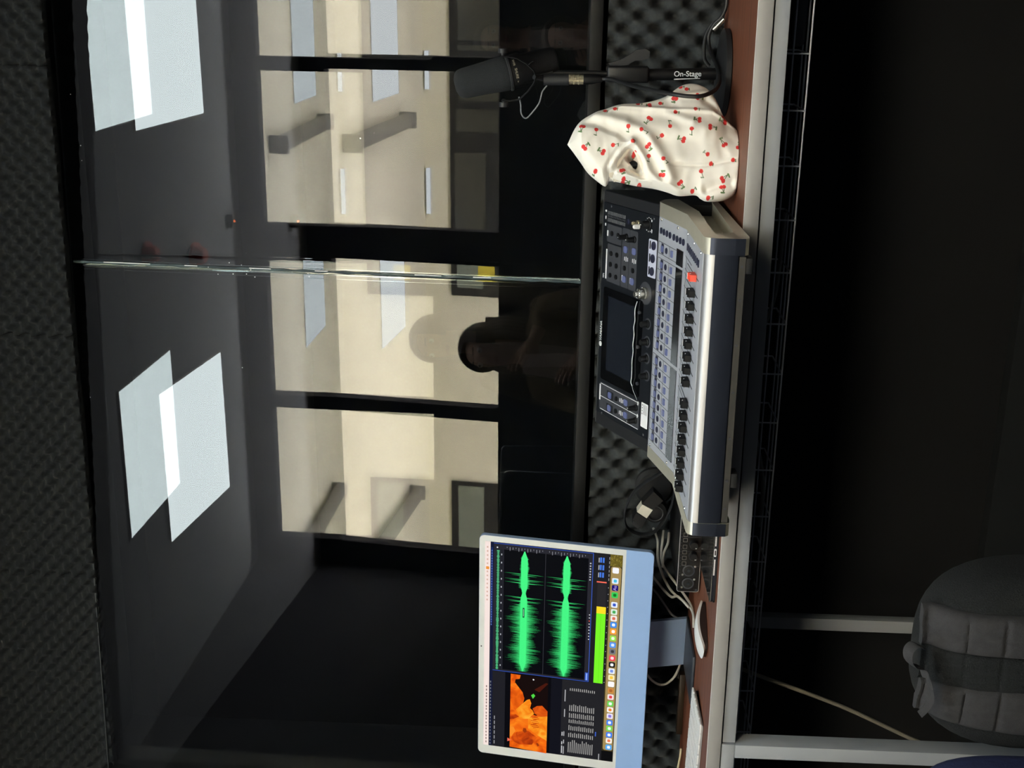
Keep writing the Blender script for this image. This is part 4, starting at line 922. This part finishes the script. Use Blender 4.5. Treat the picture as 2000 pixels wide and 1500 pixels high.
g = B(); g.prism(rrect(-.0035, .0125, .0036, .0080, .0021), 0, .0012, M=axes((1, 0, 0), (0, 0, 1), (0, -1, 0), (0, -.082, 0))); obj('port', g, M_whitep, tb)
g = B(); g.prism(rrect(-.0005, .0095, .0047, .0069, .001), 0, .0014, M=axes((1, 0, 0), (0, 0, 1), (0, -1, 0), (0, -.082, 0))); obj('port_opening', g, M_ink, tb)
# headphones lying on the interface
hp = thing('headphones', 'black headphones with a silver hinge lying on the audio interface by the foam', 'headphones', (-1.08, 2.5, .0475))
IH = T(1.08, -2.5, -.0475)
g = B(); g.tube([(-.990, 2.47, .078), (-1.02, 2.475, .116), (-1.045, 2.48, .138), (-1.075, 2.48, .152), (-1.105, 2.485, .155), (-1.128, 2.49, .150), (-1.1405, 2.49, .138), (-1.147, 2.49, .118), (-1.145, 2.49, .101), (-1.134, 2.48, .088), (-1.117, 2.475, .078), (-1.09, 2.46, .068), (-1.066, 2.455, .060), (-1.04, 2.455, .0555), (-1.01, 2.46, .054)], .0022, n=8, flatr=.0095, sub=5, up=(0, 1, 0)); obj('headband', g, M_softblk, hp, IH)
XZ2 = axes((1, 0, 0), (0, 0, 1), (0, -1, 0), (0, 2.475, 0))
g = B(); g.prism([(-1.028, .099), (-1.048, .078), (-1.069, .0975), (-1.057, .1225)], 0, .03, M=XZ2); obj('arm_block', g, M_midblk, hp, IH)
g = B(); g.prism([(-1.059, .121), (-1.0705, .0985), (-1.0905, .1105), (-1.0765, .1315)], .002, .028, M=XZ2); tag(obj('hinge', g, mat('brushed_silver', (226, 220, 206), .35, metal=.3), hp, IH), 'silver hinge', None)
g = B(); g.prism([(-1.077, .1325), (-1.092, .1105), (-1.1115, .1205), (-1.0945, .1405)], 0, .03, M=XZ2); obj('arm_block', g, M_midblk, hp, IH)
g = B(); g.prism([(-1.097, .137), (-1.109, .122), (-1.119, .127), (-1.107, .140)], .004, .022, M=XZ2); obj('slider', g, M_softblk, hp, IH)
g = B(); g.lathe([(.012, .0), (.024, .004), (.028, .014), (.027, .03), (.02, .034), (.0, .034)], n=32, M=T(-1.0795, 2.452, .0925) @ RX(-math.pi/2)); obj('ear_cup', g, M_midblk, hp, IH)
g = B(); g.tube([(-1.0795+.0165*math.cos(a), 2.449, .0925+.0165*math.sin(a)) for a in [k*math.pi/8 for k in range(16)]], .0016, n=8, closed=True, sub=3); obj('cup_ring', g, M_softblk, hp, IH)
g = B(); g.lathe([(.034, 0), (.042, .006), (.043, .02), (.036, .028), (0, .028)], n=32, M=T(-1.055, 2.555, .0905) @ RX(math.pi/2)); obj('ear_pad', g, M_rubber, hp, IH)
# ================================================================ MOUSE, KEYBOARD, CABLES ON THE DESK
ms = thing('computer_mouse', 'white low curved computer mouse on the desk beside the keyboard', 'mouse', (-1.226, 2.225, 0), math.radians(56))
def arch(u, v):
    return u, v
g = B(); NU, NV = 32, 20; top = []; bot = []
for i in range(NU+1):
    a = -1+2*i/NU; xx = .0565*math.copysign(1-(1-abs(a))**1.6, a)*1.0; wy = .0285*(1-abs(a)**4.5)**.5*(.99); r1 = []; r2 = []
    for j in range(NV+1):
        b = -1+2*j/NV; yy = wy*b; hz = .0068+.0145*(1-(xx/.0575)**2)*(1-.16*b*b); r1.append(g.bm.verts.new((xx, yy, hz))); r2.append(g.bm.verts.new((xx*.97, yy*.94, max(.0056, hz-.0045*(1-abs(a)**6)))))
    top.append(r1); bot.append(r2)
for i in range(NU):
    for j in range(NV):
        g.bm.faces.new((top[i][j], top[i+1][j], top[i+1][j+1], top[i][j+1])); g.bm.faces.new((bot[i][j], bot[i][j+1], bot[i+1][j+1], bot[i+1][j]))
    g.bm.faces.new((top[i][0], bot[i][0], bot[i+1][0], top[i+1][0])); g.bm.faces.new((top[i][NV], top[i+1][NV], bot[i+1][NV], bot[i][NV]))
for i in (0, NU):
    for j in range(NV): g.bm.faces.new((top[i][j], top[i][j+1], bot[i][j+1], bot[i][j]))
obj('shell', g, M_whitep, ms, smooth=1.2)
g = B(); tp, bt = [], []
for i in range(NU+1):
    a = -1+2*i/NU; xx = .0535*math.copysign(1-(1-abs(a))**1.6, a); wy = .0262*(1-abs(a)**4.5)**.5; r1 = []; r2 = []
    for j in range(9):
        yy = wy*(-1+j/4); r1.append(g.bm.verts.new((xx, yy, max(.0052, .0020+.0145*(1-(xx/.0575)**2))))); r2.append(g.bm.verts.new((xx, yy, .0012)))
    tp.append(r1); bt.append(r2)
for i in range(NU):
    for j in range(8):
        g.bm.faces.new((tp[i][j], tp[i+1][j], tp[i+1][j+1], tp[i][j+1])); g.bm.faces.new((bt[i][j], bt[i][j+1], bt[i+1][j+1], bt[i+1][j]))
    g.bm.faces.new((tp[i][0], bt[i][0], bt[i+1][0], tp[i+1][0])); g.bm.faces.new((tp[i][8], tp[i+1][8], bt[i+1][8], bt[i][8]))
obj('underside', g, mat('mouse_underside', (40, 30, 27), .35), ms)
for y in (-.013, .013):
    g = B(); g.box(-.04, .04, y-.002, y+.002, 0, .0013); obj('glide_rail', g, M_rubber, ms)
kb = thing('keyboard', 'slim white keyboard on the desk in front of the computer', 'keyboard', (-1.60, 2.235, 0), -.12)
g = B(); g.prism(rrect(-.205, .209, -.062, .062, .008), .0, .0035); g2 = g; obj('base', g, M_keyg, kb, RX(.05) @ T(0, 0, .004))
g = B(); g.box(-.2, .2, .046, .06, 0, .007); obj('rear_foot', g, mat('keyboard_foot', (40, 34, 36), .5), kb)
g = B(); g.prism(rrect(-.0078, .0078, -.0078, .0078, .0015, 3), 0, .0028); key = obj('key', g, M_whitep, kb, RX(.05) @ T(-.194, -.05, .0075))
for r_ in range(6):
    for c_ in range(16):
        if (r_, c_) == (0, 0): continue
        x = -.194+.0258*c_*1.02; clone(key, kb, RX(.05) @ T(min(x, .2), -.05+.0198*r_, .0075) @ Matrix.Diagonal((1.5, 1.12, 1, 1)))
key.matrix_basis = key.matrix_basis @ Matrix.Diagonal((1.5, 1.12, 1, 1))
g = B()
def wc(lab, lists, r, m, name='cable'):
    g = B()
    for pts in lists: g.tube(pts, r, n=8)
    tag(obj(name, g, m), lab, 'cable')
wc('thick off-white cable looped in a bundle behind the audio interface', [[(-1.150, 2.53, .088), (-1.165, 2.50, .080), (-1.20, 2.49, .0785), (-1.225, 2.485, .072), (-1.25, 2.475, .060), (-1.268, 2.46, .045), (-1.279, 2.44, .022), (-1.285, 2.42, .008), (-1.292, 2.40, .0035), (-1.312, 2.385, .0035)],
     [(-1.150, 2.52, .066), (-1.17, 2.5, .0695), (-1.19, 2.49, .0715), (-1.215, 2.485, .067), (-1.238, 2.475, .050), (-1.262, 2.455, .026), (-1.282, 2.43, .0075), (-1.292, 2.405, .0035)],
     [(-1.155, 2.52, .054), (-1.17, 2.5, .057), (-1.192, 2.49, .066), (-1.22, 2.48, .0675)],
     [(-1.235, 2.50, .10), (-1.252, 2.48, .080), (-1.268, 2.465, .062), (-1.275, 2.45, .047), (-1.268, 2.44, .034), (-1.283, 2.42, .012)]], .0028, M_cablew)
wc('thin grey cable running down behind the screen to the foot of the computer', [[(-1.272, 2.51, .098), (-1.296, 2.505, .074), (-1.322, 2.50, .055), (-1.345, 2.50, .038), (-1.36, 2.505, .014), (-1.37, 2.52, .004), (-1.40, 2.53, .004)]], .0024, M_cableg)
wc('off-white power cable hanging in a loop below the computer screen', [[(-1.445, 2.47, .155), (-1.462, 2.48, .120), (-1.485, 2.485, .092), (-1.503, 2.485, .076), (-1.513, 2.485, .060), (-1.511, 2.485, .044), (-1.498, 2.485, .030), (-1.482, 2.49, .020), (-1.46, 2.515, .008), (-1.43, 2.53, .004)]], .0026, M_cablew)
wc('short pale yellow cable end lying at the desk corner behind the keyboard', [[(-1.655, 2.45, .0045), (-1.672, 2.445, .006), (-1.69, 2.44, .009), (-1.705, 2.43, .012), (-1.722, 2.42, .011), (-1.75, 2.41, .008), (-1.78, 2.40, .0045)]], .0024, mat('pale_yellow_cable', (196, 184, 148), .5))
g = B(); g.box(-1.645, -1.49, 2.49, 2.512, 0, .013, bev=.002, M=None); tag(obj('wooden_bar', g, M_amber), 'dark amber wooden bar on the desk behind the computer foot', 'bar')
# ================================================================ BACKPACK
bpk = thing('backpack', 'charcoal backpack standing on the floor, its padded shoulder straps facing out', 'backpack', (-1.09, 1.95, -.75))
IB = T(1.09, -1.95, 0)
def sup(cx, cy, cz, rx, ry, rz_, e1, e2, g, n=48):
    rows = []
    f = lambda w_, m_: math.copysign(abs(w_)**m_, w_)
    for i in range(n//2+1):
        t = -math.pi/2+math.pi*i/(n//2); row = []
        for k in range(n):
            q = -math.pi+2*math.pi*k/n
            row.append(g.bm.verts.new((cx+rx*f(math.cos(t), e1)*f(math.cos(q), e2), cy+ry*f(math.cos(t), e1)*f(math.sin(q), e2), cz+rz_*f(math.sin(t), e1))))
        rows.append(row)
    for a, b in zip(rows, rows[1:]):
        for k in range(n): g.bm.faces.new((a[k], a[(k+1) % n], b[(k+1) % n], b[k]))
    bmesh.ops.remove_doubles(g.bm, verts=g.bm.verts, dist=1e-6)
FRONT = lambda x, z: 0
g = B(); sup(-1.098, 1.955, -.545, .168, .092, .222, .72, .6, g); obj('body', g, M_mesh, bpk, IB @ T(0, 0, .75))
def bz(x, z):   # y of the carrying side at x,z
    a = min(1, abs((z+.545)/.222))**(2/.72); c = max(0, 1-a)**(.72/2)
    b = min(.90, abs((x+1.098)/(.168*max(c, .05))))**(2/.6); return 1.955-.092*c*max(0, 1-b)**(.6/2)
def strap(name, xa, xb, xc, xd, off, m, zt=-.318, zb=-.735, wob=0, n=120):
    # quilted pad following the body: left/right edges from (xa,xb) at the top to (xc,xd) at the bottom
    g = B(); F_, K_ = [], []
    for i in range(n+1):
        u = i/n; z = zt+(zb-zt)*u; l, r_ = xa+(xc-xa)*u, xb+(xd-xb)*u; f, k = [], []
        for j in range(15):
            v = j/14; x = l+(r_-l)*v; y = bz(max(-1.245, min(-.945, x)), max(-.74, min(-.334, z)))
            pad = off*(1-abs(2*v-1)**6)**.5*(.9+.1*min(1, u*8))
            q = 1-.34*math.exp(-((((u*7.3+.35) % 1)-.5)/.05)**2)-.12*abs(2*((u*7.3+.85) % 1)-1)
            mid = 1-.26*math.exp(-((v-.5)/.03)**2)
            yy = y-.004-pad*q*mid
            f.append(g.bm.verts.new((x, yy+.0015*noise.noise((x*40, z*30, wob)), z))); k.append(g.bm.verts.new((x, y+.004, z)))
        F_.append(f); K_.append(k)
    for i in range(n):
        for j in range(14): g.bm.faces.new((F_[i][j], F_[i+1][j], F_[i+1][j+1], F_[i][j+1])); g.bm.faces.new((K_[i][j], K_[i][j+1], K_[i+1][j+1], K_[i+1][j]))
        g.bm.faces.new((F_[i][0], K_[i][0], K_[i+1][0], F_[i+1][0])); g.bm.faces.new((F_[i][14], F_[i+1][14], K_[i+1][14], K_[i][14]))
    for i in (0, n):
        for j in range(14): g.bm.faces.new((F_[i][j], F_[i][j+1], K_[i][j+1], K_[i][j]))
    return obj(name, g, m, bpk, IB @ T(0, 0, .75), smooth=1.2)
strap('shoulder_strap', -1.064, -.996, -1.05, -.972, .013, M_pack, wob=1); strap('shoulder_strap', -1.196, -1.128, -1.225, -1.10, .013, M_pack, zt=-.326, wob=5)
strap('back_panel', -1.128, -1.062, -1.122, -1.046, .007, M_mesh, zt=-.320, wob=9)
g = B(); g.tube([(-1.052, 1.875, -.312), (-1.046, 1.872, -.298), (-1.055, 1.868, -.288), (-1.072, 1.867, -.289), (-1.084, 1.87, -.299), (-1.090, 1.872, -.315), (-1.105, 1.868, -.323)], .0016, n=8, flatr=.0115, sub=5, up=(0, 1, .5)); obj('grab_handle', g, M_pack, bpk, IB @ T(0, 0, .75))
g = B(); g.tube([(-1.092, 1.868, -.320), (-1.118, 1.862, -.329), (-1.138, 1.857, -.332), (-1.153, 1.853, -.325), (-1.166, 1.852, -.315)], .0014, n=8, flatr=.0085, sub=6, up=(0, 1, .3)); obj('strap_tail', g, M_pack, bpk, IB @ T(0, 0, .75))
nb = thing('fabric_bag', 'dark navy cloth bag, only its rounded top showing beside the backpack', 'bag', (-1.345, 1.83, -.75))
g = B(); sup(0, 0, .214, .098, .08, .213, .6, .7, g, 40); obj('body', g, M_navycloth, nb)
# ================================================================ PEOPLE (seen in the window's reflection)
def limb(chains, name, m, parent, sub=2):
    V, E, R_ = [], [], []
    key_ = {}
    for ch in chains:
        prev = None
        for p, r in ch:
            k = tuple(round(q, 4) for q in p)
            if k not in key_: key_[k] = len(V); V.append(p); R_.append(r)
            i = key_[k]
            if prev is not None and prev != i: E.append((prev, i))
            prev = i
    me = bpy.data.meshes.new(name); me.from_pydata([Vector(v) for v in V], E, []); me.materials.append(m)
    o = place(name, me, parent)
    md = o.modifiers.new('skin', 'SKIN'); md.use_smooth_shade = True
    for i, sv in enumerate(me.skin_vertices[0].data):
        r = R_[i]; sv.radius = r if hasattr(r, '__len__') else (r, r); sv.use_root = (i == 0)
    s_ = o.modifiers.new('subsurf', 'SUBSURF'); s_.levels = sub; s_.render_levels = sub
    return o
def hand(base, d, side, curl=.4):
    d = Vector(d).normalized(); side = Vector(side).normalized(); nn = d.cross(side); b = Vector(base); out = []
    palm = b+d*.085
    for q, (L, off) in enumerate(((.068, .032), (.078, .011), (.072, -.011), (.056, -.031))):
        p0 = b+d*.05+side*off*.8; p1 = palm+side*off; p2 = p1+(d*math.cos(curl)+nn*math.sin(curl))*L*.5; p3 = p2+(d*math.cos(2*curl)+nn*math.sin(2*curl))*L*.5
        out.append([(b+d*.03, .024), (p0, .014), (p1, .0095), (p2, .0085), (p3, .0065)])
    out.append([(b+d*.03, .024), (b+d*.04+side*.035+nn*.01, .012), (b+d*.07+side*.052+nn*.02, .0095), (b+d*.095+side*.055+nn*.03, .008)])
    return out
def person(label, loc, rz, top, arms, jacket, hair_long):
    """standing figure facing +y in its own frame; top = height of the crown"""
    k = top/1.70; P = thing('person', label, 'person', (loc[0], loc[1], -.75), rz)
    S = lambda x, y, z: Vector((x*k, y*k, z*k))
    pel = (S(0, 0, .93), (.125*k, .09*k)); ch = []
    ch.append([pel, (S(0, .005, 1.08), (.105*k, .08*k)), (S(0, 0, 1.25), (.125*k, .09*k)), (S(0, -.01, 1.38), (.10*k, .075*k)), (S(0, 0, 1.45), .05*k), (S(0, .012, 1.505), .05*k), (S(0, .025, 1.555), (.066*k, .075*k)), (S(0, .015, 1.625), (.074*k, .086*k)), (S(0, .005, 1.675), (.05*k, .06*k))])
    for s in (-1, 1):
        ch.append([pel, (S(.085*s, 0, .86), .082*k), (S(.095*s, .01, .48), .052*k), (S(.10*s, -.015, .28), .05*k), (S(.10*s, -.02, .09), .036*k), (S(.105*s, .05, .035), .036*k), (S(.11*s, .12, .025), .03*k)])
        sh, el, wr, pd = arms[s]
        ch.append([(S(0, -.01, 1.38), (.10*k, .075*k)), (S(.16*s, -.005, 1.385), .05*k), (S(*el), .038*k), (S(*wr), .028*k)])
        for f in hand(S(*wr), pd[0], pd[1]): ch.append([(S(*wr), .028*k)]+f)
    body = limb(ch, 'body', M_skin, P)
    g = B(); 
    for s in (-1, 1): g.ball(S(.031*s, .089, 1.608), .0105*k, n=12)
    obj('eyes', g, M_whitep, P)
    g = B(); 
    for s in (-1, 1): g.ball(S(.031*s, .0955, 1.608), .0058*k, n=10); g.box((.031*s-.016)*k, (.031*s+.016)*k, .098*k, .103*k, 1.628*k, 1.633*k)
    obj('eye_detail', g, M_hair, P)
    g = B(); g.ball(S(0, .108, 1.585), (.012*k, .016*k, .02*k), n=14); g.ball(S(0, .102, 1.598), (.008*k, .012*k, .03*k), n=12); obj('nose', g, M_skin, P)
    g = B(); g.ball(S(0, .094, 1.545), (.024*k, .010*k, .007*k), n=14); obj('mouth', g, mat('lips', (160, 84, 78), .5), P)
    # hair: a cap open at the face plus locks
    g = B(); n = 30; rows = []
    for i in range(16):
        t = math.pi/2-i*math.pi/15*.72; row = []
        for q in range(n+1):
            a = -math.pi*.5+math.radians(-140+280*q/n) if i > 5 else -math.pi*.5+math.radians(-180+360*q/n)
            rx, ry = .086*math.cos(t)+.002, .102*math.cos(t)+.002
            row.append(g.bm.verts.new(S(rx*math.cos(a)*1.06, .005+ry*math.sin(a), 1.615+.094*math.sin(t))))
        rows.append(row)
    for a, b in zip(rows, rows[1:]):
        for q in range(n): g.bm.faces.new((a[q], a[q+1], b[q+1], b[q]))
    if hair_long:
        for s in (-1, 1):
            for q in range(5):
                x = (.064+.004*q)*s; y = .030-.022*q
                g.tube([S(x*.6, y*.6, 1.62), S(x*1.08, y, 1.55), S(x*1.12, y+.01, 1.45), S(x*1.05, y+.03, 1.33), S(x*.95, y+.05, 1.24)], lambda t_: .020*k*(1-.6*t_), n=8, sub=4)
        for q in range(7): x = -.06+.02*q; g.tube([S(x, -.085, 1.62), S(x*1.1, -.10, 1.5), S(x*1.2, -.11, 1.35), S(x*1.1, -.105, 1.22)], lambda t_: .022*k*(1-.5*t_), n=8, sub=4)
    obj('hair', g, M_hair, P, smooth=1.4)
    # clothing
    cl = [[(S(0, 0, .86), (.155*k, .115*k)), (S(0, .005, 1.08), (.135*k, .105*k)), (S(0, 0, 1.25), (.148*k, .112*k)), (S(0, -.01, 1.38), (.118*k, .092*k)), (S(0, -.005, 1.44), .07*k)]]
    for s in (-1, 1):
        sh, el, wr, pd = arms[s]; e, w_ = S(*el), S(*wr)
        cl.append([(S(0, -.01, 1.38), (.118*k, .092*k)), (S(.165*s, -.005, 1.385), .066*k), (e, .054*k), (e+(w_-e)*.86, .042*k)])
    limb(cl, 'jacket', jacket, P)
    g = B(); g.prism([(-.035*k, 1.44*k), (.035*k, 1.44*k), (.05*k, 1.30*k), (.035*k, 1.05*k), (-.035*k, 1.05*k), (-.05*k, 1.30*k)], 0, .02*k, M=axes((1, 0, 0), (0, 0, 1), (0, -1, 0), (0, .125*k, 0))); obj('shirt_front', g, M_shirt, P)
    tr = [[(S(0, 0, .93), (.135*k, .10*k)), (S(0, 0, .86), (.14*k, .105*k))]]
    for s in (-1, 1): tr.append([(S(0, 0, .86), (.14*k, .105*k)), (S(.088*s, 0, .82), .094*k), (S(.096*s, .01, .48), .068*k), (S(.10*s, -.01, .12), .055*k)])
    limb(tr, 'trousers', M_jeans, P)
    for s in (-1, 1):
        g = B(); g.ball(S(.105*s, .05, .036), (.046*k, .13*k, .036*k)); obj('shoe', g, M_shoe, P)
    return P
pw = ROOMM @ Vector((-1.095, .80, 0))
person('standing person with long dark hair and a khaki jacket, mirrored in the window', (pw.x, pw.y), ROOM+.18, 1.745,
       {1: (None, (.26, .03, 1.14), (.12, .22, 1.20), ((-.55, .3, .5), (.4, .2, -.8))), -1: (None, (-.25, -.01, 1.12), (-.18, .18, .98), ((.3, .8, -.1), (.8, -.2, .3)))}, M_khaki, True)
person('person in a dark top holding up a phone, mirrored beside the microphone', (.03, -.118), 0.0, 1.60,
       {1: (None, (.235, .0, 1.13), (.105, .055, 1.135), ((-.6, .35, .25), (0, .1, 1))), -1: (None, (-.26, .0, 1.13), (-.16, .055, 1.135), ((.6, .35, .25), (0, .1, 1)))}, mat('dark_top', (34, 34, 38), .9), False)
ph = thing('phone', 'dark phone held up by the person mirrored beside the microphone', 'phone', (0.0, -.014, CAM_H-.035), 0)
g = B(); g.prism(rrect(-.037, .037, -.078, .078, .009), 0, .007, M=axes((1, 0, 0), (0, 0, 1), (0, -1, 0))); obj('body', g, M_midblk, ph)
